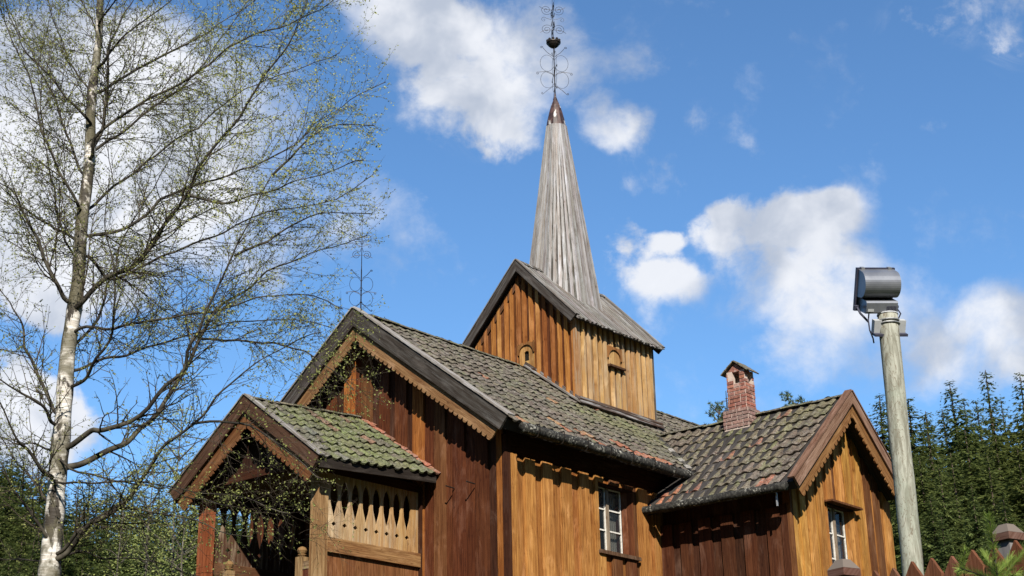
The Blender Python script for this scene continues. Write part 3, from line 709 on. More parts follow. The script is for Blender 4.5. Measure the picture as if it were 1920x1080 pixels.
for (xx, NN, pr_) in ((RX0-.005, -X, 0), (RX1+.005, X, 0)):
    for sg in (-1, 1):
        A_ = V((xx, W/2, TTH+.06)); B_ = V((xx, W/2+sg*(W/2-ty0+tov+.02), TTh+.045))
        barge(A_, B_, NN, .17, .035, (.075, .065, .058), 'char', 'barge_board', troof)
        d = (B_-A_).normalized(); nn = V((0, -d.z, d.y)); nn = nn if nn.z > 0 else -nn
        mb = MB(); mb.prism([(0, 0), ((B_-A_).length+.01, 0), ((B_-A_).length+.01, .11), (0, .11)], A_+nn*.004-NN*.06, d, NN, nn, .022, (.22, .21, .195)); mb.build('verge_board', 'grey', troof)
        if NN.x < 0: barge(A_, B_, -X, .10, .03, (.16, .075, .035), 'wood', 'inner_barge_board', troof, .24, trim=.3, sproud=-.17)
mb = MB()
for sg in (-1, 1):
    d = V((0, sg*math.cos(tang), -math.sin(tang))); nn = V((0, sg*math.sin(tang), math.cos(tang)))
    for (a, b) in ((RX0, 4.95), (6.15, RX1)): mb = MB(); mb.prism([(-.03, 0), (.11, 0), (.11, b-a), (-.03, b-a)], V((a, W/2, TTH+.015))+nn*.03, d, X, nn, .022, (.12, .115, .10)); mb.build('ridge_board', 'grey', troof)
# spire
scx, scy = (tx0+tx1)/2, W/2
def srad(z): return (.207+.144*(16.1-z))*1.01
mb = MB(); ZB, ZT = 11.6, 16.15; rot0 = R(22.5-4)
core = []
for zz in (ZB, ZT): core.append([V((scx+(srad(zz)-.02)*math.cos(rot0+k*math.pi/4), scy+(srad(zz)-.02)*math.sin(rot0+k*math.pi/4), zz)) for k in range(8)])
for k in range(8):
    q = (k+1) % 8; a0, a1, b0, b1 = core[0][k], core[0][q], core[1][k], core[1][q]
    mb.face([a0, a1, b1, b0], DGREY)
    mid0, mid1 = (a0+a1)/2, (b0+b1)/2; Ld = (mid1-mid0); ln = Ld.length; Ld.normalize(); Wd = (a1-a0).normalized(); Nn = Wd.cross(Ld).normalized()
    if Nn.dot(mid0-V((scx, scy, ZB))) < 0: Nn = -Nn
    w0, w1 = (a1-a0).length, (b1-b0).length; nb = 5
    # lower boards, each clad length in tapering planks
    cuts = [0, .35+rr(-.08, .08), .72+rr(-.05, .05), 1]
    for i in range(nb):
        fa, fb_ = -.5+i/nb, -.5+(i+1)/nb
        c = vary(lerp((.09, .088, .085), (.14, .137, .13), rr(0, 1)), .2)  # darker tint stands in for shade between the raised planks
        mb.prism([(0, w0*fa), (ln, w1*fa), (ln, w1*fb_), (0, w0*fb_)], mid0, Ld, Wd, Nn, .02, c)
    for i in range(nb+1):
        f = -.5+i/nb; hw = .036 if 0 < i < nb else .034
        jl = rr(-.06, .02)
        c = vary(lerp((.28, .28, .275), (.45, .45, .445), rr(0, 1)), .12)
        mb.prism([(jl, w0*f-hw), (ln, w1*f-hw*.45), (ln, w1*f+hw*.45), (jl+rr(-.02, .02), w0*f+hw)], mid0+Nn*.0205, Ld, Wd, Nn, .034, c)
spire = mb.build('spire', 'grey', church)
mb = MB(); n = 16; prof = [(16.02, .235), (16.07, .232), (16.3, .195), (16.5, .15), (16.68, .10), (16.8, .055), (16.9, .022), (16.98, .016)]
for k in range(len(prof)-1):
    for j in range(n):
        def P_(kk, jj): z, r = prof[kk]; a = 2*math.pi*jj/n; return V((scx+r*math.cos(a), scy+r*math.sin(a), z+(.03*math.sin(jj*2.1) if kk == 0 else 0)))
        mb.face([P_(k, j), P_(k, j+1), P_(k+1, j+1), P_(k+1, j)])
mb.build('spire_cap', 'cap', spire)
# finial: rod, bowl and wrought scrolls in two crossed planes
def circ(c, d, r, a0, a1, n=14, squash=1): return [c+d*(r*math.cos(a0+(a1-a0)*k/n))+Z*(r*squash*math.sin(a0+(a1-a0)*k/n)) for k in range(n+1)]
def curl(c, d, r0, a0, turns, n=22, shrink=.12): return [c+d*(r0*(1-(1-shrink)*k/n)*math.cos(a0+turns*2*math.pi*k/n))+Z*(r0*(1-(1-shrink)*k/n)*math.sin(a0+turns*2*math.pi*k/n)) for k in range(n+1)]
def finial(c, z0, k=1., bowl=True, top=None):
    mb = MB(); tube0 = mb.tube
    mb.tube = lambda p, rd, n=6: tube0(p, [x*.62 for x in rd] if hasattr(rd, '__len__') else rd*.62, n); c0 = V((c[0], c[1], z0)); zt = 2.62*k if top is None else top
    mb.tube([c0, c0+Z*(1.2*k)], [.022, .018], 6); mb.tube([c0+Z*1.2*k, c0+Z*zt], [.014, .006], 6)
    for b in (.25, .6): mb.tube([c0+Z*(b*k-.02), c0+Z*b*k, c0+Z*(b*k+.02)], [.01, .03, .01], 8)
    zb2 = z0+1.2*k
    for a in (0, math.pi/2):
        d = V((math.cos(a-.75), math.sin(a-.75), 0))
        for sg in (-1, 1):
            dd = d*sg
            for (zc, r) in ((.37*k, .155*k), (.78*k, .155*k)):
                mb.tube(circ(c0+Z*zc+dd*.155*k, dd, r, -2.7, 2.7, 16, 1.3), .006, 4)
            mb.tube([c0+Z*.22*k+dd*.02, c0+Z*.12*k+dd*.16*k, c0+Z*.03*k+dd*.25*k]+curl(c0+Z*.04*k+dd*.28*k, dd, .03*k, 3.6, 1.1, 10), .0085, 4)
            mb.tube([c0+Z*.95*k+dd*.02, c0+Z*1.05*k+dd*.15*k, c0+Z*1.16*k+dd*.24*k]+curl(c0+Z*1.17*k+dd*.27*k, dd, .03*k, 2.6, -1.1, 10), .0085, 4)
            mb.tube([c0+Z*.5*k+dd*.02, c0+Z*.57*k+dd*.2*k, c0+Z*.55*k+dd*.36*k]+curl(c0+Z*.52*k+dd*.37*k, dd, .035*k, 1.5, -1.2, 12), .0075, 4)
            for zc, s2 in ((1.62*k, 1), (2.12*k, -1)):
                mb.tube([c0+Z*(zc+.2*k*s2)+dd*.01]+curl(c0+Z*zc+dd*.14*k, dd, .125*k, 2.4*s2, -1.9*s2, 30), .007, 4)
                mb.tube([c0+Z*(zc+.0*s2)+dd*.01, c0+Z*(zc-.02*s2)+dd*.2*k, c0+Z*(zc-.08*k*s2)+dd*.29*k], .007, 4)
            mb.tube([c0+Z*1.87*k+dd*.01]+curl(c0+Z*1.87*k+dd*.2*k, dd, .07*k, 2.6, -1.3, 14), .006, 4)
    o = mb.build('finial', 'iron', None)
    if bowl:
        m2 = MB(); n = 14; pr_ = [(0, .03), (.03, .08), (.07, .12), (.11, .145), (.12, .16), (.14, .16), (.145, .13)]
        for i in range(len(pr_)-1):
            for j in range(n):
                def Q(kk, jj): zz, r = pr_[kk]; a_ = 2*math.pi*jj/n; return V((c[0]+r*math.cos(a_), c[1]+r*math.sin(a_), zb2-.04+zz))
                m2.face([Q(i, j), Q(i, j+1), Q(i+1, j+1), Q(i+1, j)])
        for j in range(10):
            a_ = 2*math.pi*j/10; p = V((c[0]+.135*math.cos(a_), c[1]+.135*math.sin(a_), zb2+.105)); m2.tube([p, p+Z*.035, p+Z*.06], [.03, .035, .012], 6)
        b_o = m2.build('crown_bowl', 'iron', o)
    return o
f1 = finial((scx, scy), 16.95); f1.parent = spire
f2 = finial((-.22, W/2), H+.05, .66, False, 1.72); f2.parent = nave_roof
# weather vane on the far gable of the nave, seen beside the chimney
mb = MB(); c0 = V((L+.12, W/2+.03, H-.05)); hd = V((cR.x, cR.y, 0)).normalized(); mb.tube([c0, c0+Z*.75, c0+Z*1.18], [.022, .016, .008], 6)
mb.tube([c0+Z*.93-hd*.12, c0+Z*.95+hd*.14], .010, 5); mb.tube([c0+Z*.99-hd*.03, c0+Z*1.0+hd*.03], .010, 5)
mb.prism([(0, .02), (.15, .02), (.15, .24), (.075, .19), (0, .24)], c0+Z*.76, Z, hd, Z.cross(hd), .01)
mb.tube(circ(c0+Z*.66, hd, .07, 0, 6.28), .014, 5); mb.tube([c0+Z*.6-hd*.09, c0+Z*.56-hd*.02, c0+Z*.56+hd*.02, c0+Z*.6+hd*.09], .010, 5)
mb.build('weather_vane', 'iron', nave_roof)
# ------------------------------------------------------------------ porch
py0, pyc, pw, px0 = 1.32, 3.103, 1.783, -2.608
PH0, ph0 = 8.416, 7.139; U1 = V((2.608, 0, .17)).normalized()
pang = math.atan((PH0-ph0)/pw); PS = V((0, math.cos(pang), math.sin(pang))); PN = U1.cross(PS).normalized()
pl = pw/math.cos(pang)
def pcol(u, s, i, j):
    c = vary(lerp((.125, .12, .085), (.10, .09, .07), rr(0, 1)), .2)
    if rr(0, 1) < .35+.5*(u > .55)+.2*(s > 1.3): c = lerp(c, vary((.135, .16, .06), .22), rr(.35, .9))
    if rr(0, 1) < max(0, .7-u)*.9 and s < 1.2: c = vary((.15, .145, .13), .2)
    if rr(0, 1) < .25 and u > 1.0 and s > .9: c = vary((.17, .105, .07), .2)
    if u > 2.42-.1*s/pl: c = vary(lerp(TR, TB, rr(.1, .5)), .18)
    return c
mb = MB(); tiles(mb, V((px0+.05, py0, ph0)), U1, PS, PN, 14, 7, .186, pl/7, pcol, amp=.032, lift=.036)
proof = mb.build('porch_roof', 'tile', church)
PS2 = V((0, -PS.y, PS.z)); PN2 = PS2.cross(U1).normalized(); 
if PN2.z < 0: PN2 = -PN2
mb = MB(); tiles(mb, V((px0+.05, 2*pyc-py0, ph0)), U1, PS2, PN2, 14, 7, .186, pl/7, pcol, amp=.032, lift=.036, flip=-1); mb.build('far_slope', 'tile', proof)
mb = MB()
rslab(mb, [V((px0+.03, py0+.02, ph0-.0)), V((-.07, py0+.02, ph0+.165)), V((-.07, pyc, PH0+.155)), V((px0+.03, pyc, PH0-.015))], PN, .07, (.11, .08, .05))
rslab(mb, [V((px0+.03, pyc, PH0-.015)), V((-.07, pyc, PH0+.155)), V((-.07, 2*pyc-py0-.02, ph0+.165)), V((px0+.03, 2*pyc-py0-.02, ph0))], PN2, .07, (.11, .08, .05))
mb.build('roof_boarding', 'wood', proof)
mb = MB(); ridge(mb, V((px0+.06, pyc, PH0+.01)), V((-.08, pyc, PH0+.17)), .05, step=.3); mb.build('ridge_tiles', 'tile', proof)
A_ = V((px0, pyc, PH0+.05))
for sg in (-1, 1):
    B_ = V((px0, pyc+sg*(pw+.02), ph0+.03))
    barge(A_, B_, -X, .22, .035, vary((.11, .06, .038), .1), 'wood', 'barge_board', proof)
    barge(A_, B_, -X, .31, .03, vary((.22, .10, .04), .1), 'wood', 'scalloped_board', proof, .20, scal=.13, trim=.14, sproud=-.05)
    d = (B_-A_).normalized(); nn = V((0, -d.z, d.y)); nn = nn if nn.z > 0 else -nn
    mb = MB(); mb.prism([(0, 0), ((B_-A_).length+.02, 0), ((B_-A_).length+.02, .12), (0, .12)], A_+nn*.01+X*.06, d, -X, nn, .022, (.27, .26, .24)); mb.build('verge_board', 'grey', proof)
mb = MB(); mb.prism([(0, 0), (2.52, 0), (2.52, .17), (0, .17)], V((px0+.03, py0+.055, ph0-.135)), U1, Z, -Y, .04, (.03, .024, .02)); mb.build('eave_board', 'dark', proof); mb = MB()
mb.prism([(0, 0), (2.5, 0), (2.5, .17), (0, .17)], V((px0+.03, 2*pyc-py0-.02, ph0-.135)), U1, Z, -Y, .03, (.03, .024, .02)); mb.build('eave_board', 'dark', proof)
# posts, plates, balusters
sy0 = 1.66; sy1 = 2*pyc-sy0
def post(x, y, s_, col, z1):
    mb = MB(); mb.abox(x, x+s_, y, y+s_, G-.3, z1, col); return mb.build('post', 'wood', church)
pf = px0+.31
post(pf, sy0, .19, (.46, .30, .14), 7.2); post(pf, sy1-.19, .19, (.34, .105, .04), 7.2)
mb = MB()
mb.abox(pf, -.09, sy0+.03, sy0+.15, 7.06, 7.2, RED2, 0); mb.abox(pf, -.09, sy1-.15, sy1-.03, 7.06, 7.2, RED2, 0)
mb.abox(pf+.01, pf+.15, sy0+.0, sy1, 7.2, 7.34, RED2, 1); mb.build('wall_plate', 'wood', church)
mb = MB() # boarded gable behind the barge boards
def ptop(y): return PH0-abs(y-pyc)*(PH0-ph0)/pw-.12
y = sy0
while y < sy1-.02:
    b = min(y+.2, sy1); poly = [(7.34, y), (ptop(y), y)]+([(ptop(pyc), pyc)] if y < pyc < b else [])+[(ptop(b), b), (7.34, b)]
    if min(ptop(y), ptop(b)) > 7.36: mb.prism(poly, V((pf+.03, 0, 0)), Z, Y, X, .025, vary((.05, .022, .014)))
    y = b
mb.build('porch_gable_boards', 'wood', church)
mb = MB() # boarded ceiling
y = sy0+.2
while y < sy1-.2: mb.abox(pf+.16, -.1, y, y+.155, 7.205, 7.225, vary((.24, .16, .08)), 0); y += .16
mb.build('porch_ceiling', 'wood', church)
# fretted boards: each board keeps half of the opening cut out of either edge
bz0, bz1 = 6.06, 7.10
cuts = [(-1.943+.2269*k) for k in range(8)]; edges = [-2.09]+cuts+[-.075]
def fret(x0, x1, lcut, rcut, yb, name, parent, col):
    prof = [(6.252, 0), (6.288, .046), (6.325, .004), (6.36, .003), (6.40, .009), (6.46, .024), (6.54, .052), (6.62, .074), (6.72, .082), (6.84, .074), (6.93, .045), (6.99, .0)]
    g = .003
    Rt = [(bz0, x1-g)]+([(z, x1-g-dx) for z, dx in prof] if rcut else [])+[(bz1, x1-g)]
    Lf = [(bz0, x0+g)]+([(z, x0+g+dx) for z, dx in prof] if lcut else [])+[(bz1, x0+g)]
    mb = MB(); mb.prism(Lf+Rt[::-1], V((0, yb, 0)), Z, X, -Y, .028, col); return mb.build(name, 'pale', parent)
rail = MB()
rail.abox(pf+.19, -.085, sy0-.015, sy0+.10, 5.84, 6.06, (.42, .24, .10), 0)
railo = rail.build('porch_rail', 'wood', church)
for k in range(len(edges)-1):
    t_ = k/8; col = vary(lerp((.60, .44, .25), (.62, .38, .16), t_), .12)
    fret(edges[k], edges[k+1], k > 0, k < len(edges)-2, sy0+.075, 'fretted_baluster', railo, col)
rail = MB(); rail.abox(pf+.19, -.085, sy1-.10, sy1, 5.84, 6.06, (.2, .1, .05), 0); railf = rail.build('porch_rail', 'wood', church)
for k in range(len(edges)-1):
    fret(edges[k], edges[k+1], k > 0, k < len(edges)-2, sy1-.03, 'fretted_baluster', railf, vary((.12, .06, .035)))  # darker copy of the near balusters, porch shade put into the tint
for ya, cc in ((sy0+.04, (.27, .12, .045)), (sy1-.07, RED2)):  # far boards coloured darker to carry the shade inside the porch
    mb = MB(); x = pf+.19
    while x < -.1: b = min(x+.155*(1+rr(-.1, .1)), -.09); mb.abox(x, b-.004, ya, ya+.03, G, 5.835, vary(cc), 2); x = b
    mb.build('porch_panel_boards', 'wood', church)
mb = MB(); mb.abox(-.1, -.068, sy0-.02, sy0+.12, G, 7.15, vary(RED2)); mb.build('post', 'wood', church)
mb = MB(); mb.abox(pf, -.02, sy0+.12, sy1-.12, G+.5, G+.6, (.1, .07, .05), 0); mb.build('porch_floor', 'wood', church)
def newel(y, z1):
    mb = MB(); mb.abox(pf+.02, pf+.16, y-.07, y+.07, G, z1-.16, (.40, .27, .13))
    c = V((pf+.09, y, z1-.16)); pr_ = [(0, .05), (.03, .075), (.045, .05), (.06, .062), (.1, .078), (.14, .06), (.16, .02)]
    for i in range(len(pr_)-1):
        for j in range(12):
            def Q(kk, jj): zz, r = pr_[kk]; a_ = 2*math.pi*jj/12; return c+V((r*math.cos(a_), r*math.sin(a_), zz))
            mb.face([Q(i, j), Q(i, j+1), Q(i+1, j+1), Q(i+1, j)], (.42, .27, .12))
    return mb.build('newel_post', 'wood', church)
newel(2.11, 5.96); newel(3.83, 5.97)
mb = MB(); mb.abox(pf+.04, pf+.14, 1.85, 2.04, 5.60, 5.72, (.32, .22, .12), 1); mb.abox(pf+.05, pf+.09, 1.85, 2.04, G, 5.6, (.2, .07, .035), 2); mb.build('entrance_parapet', 'wood', church); mb = MB()
mb.abox(pf+.04, pf+.14, 3.9, sy1-.19, 5.60, 5.72, (.25, .10, .05), 1); mb.abox(pf+.05, pf+.09, 3.9, sy1-.19, G, 5.6, (.16, .05, .03), 2); mb.build('entrance_parapet', 'wood', church)
# iron pegs in the gable wall
for yy, zz in ((.98, 7.03), (.54, 7.03)):
    mb = MB(); mb.tube([(-.02, yy, zz), (-.22, yy, zz+.01)], .011, 6); mb.build('iron_peg', 'iron', church)
# ------------------------------------------------------------------ terrain
def sstep(a, b, x): t = max(0, min(1, (x-a)/(b-a))); return t*t*(3-2*t)
FW = V((math.cos(YAW), math.sin(YAW), 0)); RT = V((math.sin(YAW), -math.cos(YAW), 0))
def ground(x, y):
    p = V((x, y, 0))-V((CAMP.x, CAMP.y, 0)); d = p.dot(FW); r = p.dot(RT)
    z = 3.45*sstep(1.0, 16, d)
    z += 17*sstep(50, 165, d)+max(0, d-165)*.10
    z += 4*sstep(10, 60, abs(r))*sstep(40, 140, d)
    z += 48*sstep(12, 115, -d)*(1-.0*r)+40*sstep(38, 130, abs(r))*sstep(70, 20, d) if False else 48*sstep(12, 115, -d)+40*sstep(38, 130, abs(r))*(1-sstep(20, 70, d))*(1-sstep(12, 115, -d))  # unseen slopes behind and beside the camera, added to block low sky light
    z += 1.5*noise.noise(V((x*.03, y*.03, 0)))*sstep(35, 90, d)
    return z
mb = MB()
m, t, b = mat('grass_ground', .95, .1)
oc = t.n.new('ShaderNodeTexCoord').outputs['Object']
t.inp(b.inputs['Base Color'], t.mix(t.ramp(t.noise(oc, .8, 8, .7), .35, .65), (.02, .03, .012), (.045, .055, .02)))
M['grass'] = m
xs = []; v = -400
def axis(a, b, n0): return [a+(b-a)*i/n0 for i in range(n0+1)]
dl = [-200, -150, -115, -90, -70, -50, -38, -28, -20, -14, -8, -4, -2, 0]+[i*1.0 for i in range(1, 26)]+[28, 32, 36, 42, 50, 58, 66, 74, 82, 90, 100, 110, 120, 130, 140, 150, 165, 180, 220, 300, 420]
rl = [-400, -250, -150, -130, -115, -100, -80, -60, -50, -40, -32, -25, -20, -16, -13, -10, -8, -6, -4, -2, 0, 2, 4, 6, 8, 10, 13, 16, 20, 25, 32, 40, 50, 60, 80, 100, 115, 130, 150, 250, 400]
for d in dl:
    for r in rl:
        p = V((CAMP.x, CAMP.y, 0))+FW*d+RT*r; mb.v.append(V((p.x, p.y, ground(p.x, p.y))))
nr = len(rl)
for i in range(len(dl)-1):
    for j in range(nr-1): mb.grid([i*nr+j, i*nr+j+1, (i+1)*nr+j+1, (i+1)*nr+j], (.1, .1, .1))
g_ = mb.build('ground', 'grass', None, smooth=True); g_['kind'] = 'structure'
# ------------------------------------------------------------------ foliage materials
def leafmat(name, c1, c2, tr=.25):
    m = bpy.data.materials.new(name); m.use_nodes = True; t = NT(m.node_tree); b = t.n['Principled BSDF']
    a = t.attr('tint').outputs['Fac']; b.inputs['Roughness'].default_value = .6; b.inputs['Specular IOR Level'].default_value = .2
    oi = t.n.new('ShaderNodeObjectInfo').outputs['Random']
    c = t.mix(a, c1, c2); c = t.mix(t.math('MULTIPLY', oi, .35), c, t.mix(1, c, (1.25, .9, .6), 'MULTIPLY'))
    t.inp(b.inputs['Base Color'], c)
    tr_ = t.n.new('ShaderNodeBsdfTranslucent'); t.inp(tr_.inputs[0], c); mx = t.n.new('ShaderNodeMixShader'); mx.inputs[0].default_value = tr
    out = t.n['Material Output']; t.l.new(b.outputs[0], mx.inputs[1]); t.l.new(tr_.outputs[0], mx.inputs[2]); t.l.new(mx.outputs[0], out.inputs[0])
    return m
M['spruce'] = leafmat('spruce_needles', (.055, .082, .024), (.18, .22, .07), .45)
M['pine'] = leafmat('pine_needles', (.028, .05, .022), (.065, .095, .04), .1)
M['sapling'] = leafmat('young_pine_needles', (.10, .17, .03), (.24, .32, .07), .4)
M['bleaf'] = leafmat('birch_leaves', (.13, .145, .04), (.36, .38, .12), .4)
M['pleaf'] = leafmat('pale_leaves', (.09, .12, .032), (.20, .24, .075), .3)
M['bark'] = simple('spruce_bark', (.06, .045, .035), (.12, .09, .07), 12, .9, .1)
def birchbark():
    m, t, b = mat('birch_bark', .7, .25)
    oc = t.n.new('ShaderNodeTexCoord').outputs['Object']
    uvn = t.n.new('ShaderNodeUVMap'); uvn.uv_map = 'UVMap'
    n = t.noise(t.map(oc, (5, 5, 2.2)), 1.4, 6, .65, .5); n2 = t.noise(t.map(oc, (6, 6, 60)), 1.2, 4, .6); n3 = t.noise(oc, 3.2, 5, .6)
    c = t.mix(t.ramp(n2, .42, .62), (.36, .33, .29), (.55, .53, .49))
    zz = t.n.new('ShaderNodeSeparateXYZ'); t.inp(zz.inputs[0], oc); up = t.ramp(zz.outputs[2], 4.2, 7.5, 0, .05)
    n = t.math('ADD', n, up); n3 = t.math('ADD', n3, up)
    c = t.mix(t.ramp(n, .48, .55), c, (.03, .024, .018))
    c = t.mix(t.ramp(n3, .46, .58, 0, .85), c, (.07, .062, .035))
    thin = t.attr('tint').outputs['Fac']   # trunk = white bark, limbs = dark
    c = t.mix(thin, (.05, .042, .032), c)
    t.inp(b.inputs['Base Color'], c); t.inp(b.inputs['Normal'], t.bump(t.math('ADD', n, n2), .6, .012)); return m
M['birch'] = birchbark()
M['limb'] = simple('birch_limb_bark', (.024, .020, .016), (.085, .075, .055), 9, .85, .15, lo=.4, hi=.7)
M['twig'] = simple('birch_twigs', (.022, .017, .012), (.06, .046, .033), 9, .8, .15, bump=0)
# ------------------------------------------------------------------ the near birch
bloc = upright(84, 1250, 11.4); bloc.z = ground(bloc.x, bloc.y)
birch = empty('birch_tree', bloc, 'tall birch with white peeling trunk and fresh sparse leaves in front of the church', 'tree')
TD = 12.0
tr_pts = [(80, 1500, 60), (84, 1250, 54), (92, 1120, 49), (100, 1000, 46), (107, 900, 44), (117, 800, 41), (127, 700, 38), (137, 600, 36), (147, 500, 32), (155, 400, 30), (163, 300, 28), (172, 200, 25), (182, 100, 21), (188, 0, 17), (194, -120, 12), (200, -260, 7), (204, -420, 3)]
def spl(pts, n=6):
    out = []
    for i in range(len(pts)-1):
        p0, p1, p2, p3 = pts[max(i-1, 0)], pts[i], pts[i+1], pts[min(i+2, len(pts)-1)]
        for k in range(n):
            t = k/n; out.append(tuple(.5*((2*b)+(-a+c)*t+(2*a-5*b+4*c-d)*t*t+(-a+3*b-3*c+d)*t**3) for a, b, c, d in zip(p0, p1, p2, p3)))
    out.append(tuple(pts[-1])); return out
tp = spl(tr_pts, 5); P3 = [upright(a, b, TD*.95) for a, b, c in tp]; P3 = [p+V((noise.noise(p*1.3), noise.noise(p*1.3+V((5, 5, 5))), 0))*.03 for p in P3]
mb = MB(); mb.tube([bloc-Z*.3]+P3, [.16]+[c*.77/2/FPX*TD*(1+.2*noise.noise(V((b*.02, 0, 0)))) for a, b, c in tp], 14, (1, 1, 1)); trunk_o = mb.build('trunk', 'birch', None, smooth=True)
trunk_o.parent = birch; trunk_o.matrix_parent_inverse = Matrix.Translation(-bloc)
# limbs traced as the tree grows them: screen course, thickness at the fork, depth they gain
LIMBS = [
 ([(119,1041),(155,1010),(178,985),(222,949),(239,935),(258,905),(286,863),(311,833),(361,794),(405,742),(455,700),(520,655),(600,625)],13,-1.2),
 ([(119,1030),(170,985),(222,950),(300,962),(385,985),(470,1010)],9,-.6),
 ([(146,869),(194,849),(230,830),(264,802),(289,780),(350,695),(385,620),(402,588),(450,552),(520,500),(600,470),(690,440)],15,.8),
 ([(139,833),(172,810),(194,808),(261,780),(325,710),(352,660),(395,570),(440,480),(475,400),(510,330)],14,-.9),
 ([(150,690),(190,675),(250,660),(310,640),(370,625),(450,600),(540,600),(620,615)],8,1.1),
 ([(155,615),(210,612),(270,605),(340,592),(400,585),(480,560),(560,555),(650,580)],8,-1.0),
 ([(160,445),(230,430),(280,395),(310,370),(370,345),(450,320),(550,275),(600,225),(660,190),(720,150)],9,1.2),
 ([(150,570),(200,520),(250,495),(285,455),(310,420),(350,365),(380,300),(435,235),(490,150),(540,85),(575,0),(600,-80)],13,-1.0),
 ([(195,275),(235,240),(300,190),(360,145),(450,20),(490,-60)],8,.7),
 ([(175,290),(185,250),(270,190),(350,150),(430,90),(520,50),(600,20),(660,-30)],9,-.8),
 ([(200,165),(260,130),(350,80),(415,45),(480,0)],9,1.0),
 ([(195,120),(205,95),(235,65),(320,0),(370,-50)],8,-.5),
 ([(180,270),(192,235),(200,170),(202,100),(225,40),(250,0),(280,-80)],11,.3),
 ([(175,385),(215,350),(290,290),(370,235),(440,180),(530,140),(640,100)],8,1.4),
 ([(165,480),(205,520),(260,500),(330,470),(400,440),(500,400),(600,380),(700,330)],9,.4),
 ([(150,640),(185,600),(195,560),(215,500),(235,440),(290,350),(330,260),(345,190)],8,1.6),
 ([(140,720),(165,700),(205,640),(215,580),(212,500),(200,420),(200,330)],9,-.9),
 ([(122,560),(100,520),(70,450),(45,400),(20,360),(-30,330)],12,-.6),
 ([(145,450),(110,430),(80,415),(40,385),(0,345),(-60,300)],9,.9),
 ([(152,390),(140,370),(110,320),(75,225),(50,140),(0,10),(-30,-60)],9,-.8),
 ([(155,330),(125,250),(95,170),(65,115),(30,50),(0,-10)],8,.9),
 ([(167,225),(145,200),(125,185),(80,130),(50,100),(20,30),(0,-40)],8,-.7),
 ([(170,175),(150,150),(125,100),(100,15),(85,-60)],7,.6),
 ([(104,770),(95,755),(65,690),(50,640),(35,600),(10,560),(-40,500)],11,.8),
 ([(98,790),(88,770),(55,745),(25,725),(-10,700),(-60,680)],9,-.7),
 ([(95,895),(80,880),(50,840),(30,820),(0,755),(-50,700)],11,-.8),
 ([(92,940),(75,925),(50,885),(30,860),(0,825),(-50,780)],9,.9),
 ([(90,1010),(70,980),(45,940),(20,900),(0,865),(-40,830)],9,-.4),
 ([(112,842),(90,838),(45,832),(0,824),(-60,820)],7,.6),
 ([(105,900),(150,905),(250,905),(300,915),(362,935),(430,950)],6,-1.3),
 ([(115,860),(165,890),(215,900),(290,905),(370,925),(460,935),(540,960)],6,-.9),
 ([(120,1045),(155,1035),(200,1050),(260,1045),(330,1065),(420,1090)],6,.5),
 ([(85,1060),(50,1045),(20,1050),(-30,1040)],6,.6),
 ([(155,540),(150,500),(120,430),(100,350),(85,260),(75,160),(80,60)],8,1.1),
 ([(185,95),(175,50),(150,0),(130,-60)],7,.8),
 ([(188,40),(215,0),(260,-50)],7,-.7),
 ([(361,794),(430,790),(500,815),(560,860),(600,900)],6,-.5),
 ([(385,640),(470,640),(550,655),(620,690),(660,730)],6,-.7),
 ([(510,330),(560,280),(620,240),(700,230)],6,.3),
 ([(440,480),(520,440),(600,400),(700,400)],6,.6),
 ([(350,365),(420,380),(500,360),(580,330),(680,300)],6,-.6),
]
limb = MB(); tw = MB(); lf = MB(); ntw = 0
random.seed(21)
def leafq(p, sz, yel=0):
    a = V((rr(-1, 1), rr(-1, 1), rr(-1, 1))).normalized(); b = a.orthogonal().normalized(); b = (b*math.cos(rr(0, 6))+a.cross(b)*math.sin(rr(0, 6)))
    c = rr(0, .7)+yel; s_ = sz*rr(.6, 1.3)
    lf.face([p, p+a*s_*.5+b*s_*.32, p+a*s_, p+a*s_*.5-b*s_*.32], (c, c, c))
spray = False
def xpix(p): q = p-CAMP; return 960+FPX*q.dot(cR)/q.dot(cF)
def twig(p, d, ln, r, lvl, dens, yel):
    if p.x > -99 and xpix(p+d*ln*.8) > 728+25*noise.noise(p*2): ln *= .4
    if xpix(p) > 735: return
    n = max(3, int(ln/(.07 if lvl < 2 else .05))); pts = [p]; q = p.copy(); dd = d.copy()
    for k in range(n):
        dd = (dd+V((rr(-1, 1), rr(-1, 1), rr(-1, 1)))*.16+Z*(-.05 if lvl > 1 else .02)).normalized()
        q = q+dd*(ln/n); pts.append(q)
    tw.tube(pts, [r*(1-.75*k/n) for k in range(n+1)], 3, cap=False)
    if lvl < 3:
        step = .05 if lvl == 1 else .045; m_ = max(1, int(ln/step))
        for k in range(m_):
            if rr(0, 1) > (dens if lvl == 1 else .55*dens): continue
            f = (k+.6)/m_; i = min(n-1, int(f*n)); pp = pts[i].lerp(pts[i+1], f*n-i); ax = (pts[i+1]-pts[i]).normalized()
            sd_ = ax.orthogonal().normalized(); an = rr(0, 6.283); sd_ = sd_*math.cos(an)+ax.cross(sd_)*math.sin(an)
            nd = (ax*.8+sd_*rr(.5, .9)+(Z*-.05)).normalized()
            l2 = ln*rr(.3, .55)*(1-.45*f)
            if l2 > .05: twig(pp, nd, l2, max(.0011, r*.5), lvl+1, dens, yel)
    for k in range(1, n+1):
        if lvl >= 2 or k > n*.5:
            for _ in range(2 if not spray else 1):
                if rr(0, 1) < ((.38 if spray else .95) if spray or yel > 0 else .58): leafq(pts[k-1].lerp(pts[k], rr(0, 1))+V((rr(-1, 1), rr(-1, 1), rr(-1, 1)))*.010, (.017 if not spray else .015), yel)
def trx(y):
    for (a, b, c), (a2, b2, c2) in zip(tr_pts, tr_pts[1:]):
        if b >= y >= b2: return a+(a2-a)*(b-y)/(b-b2)
    return tr_pts[-1][0]
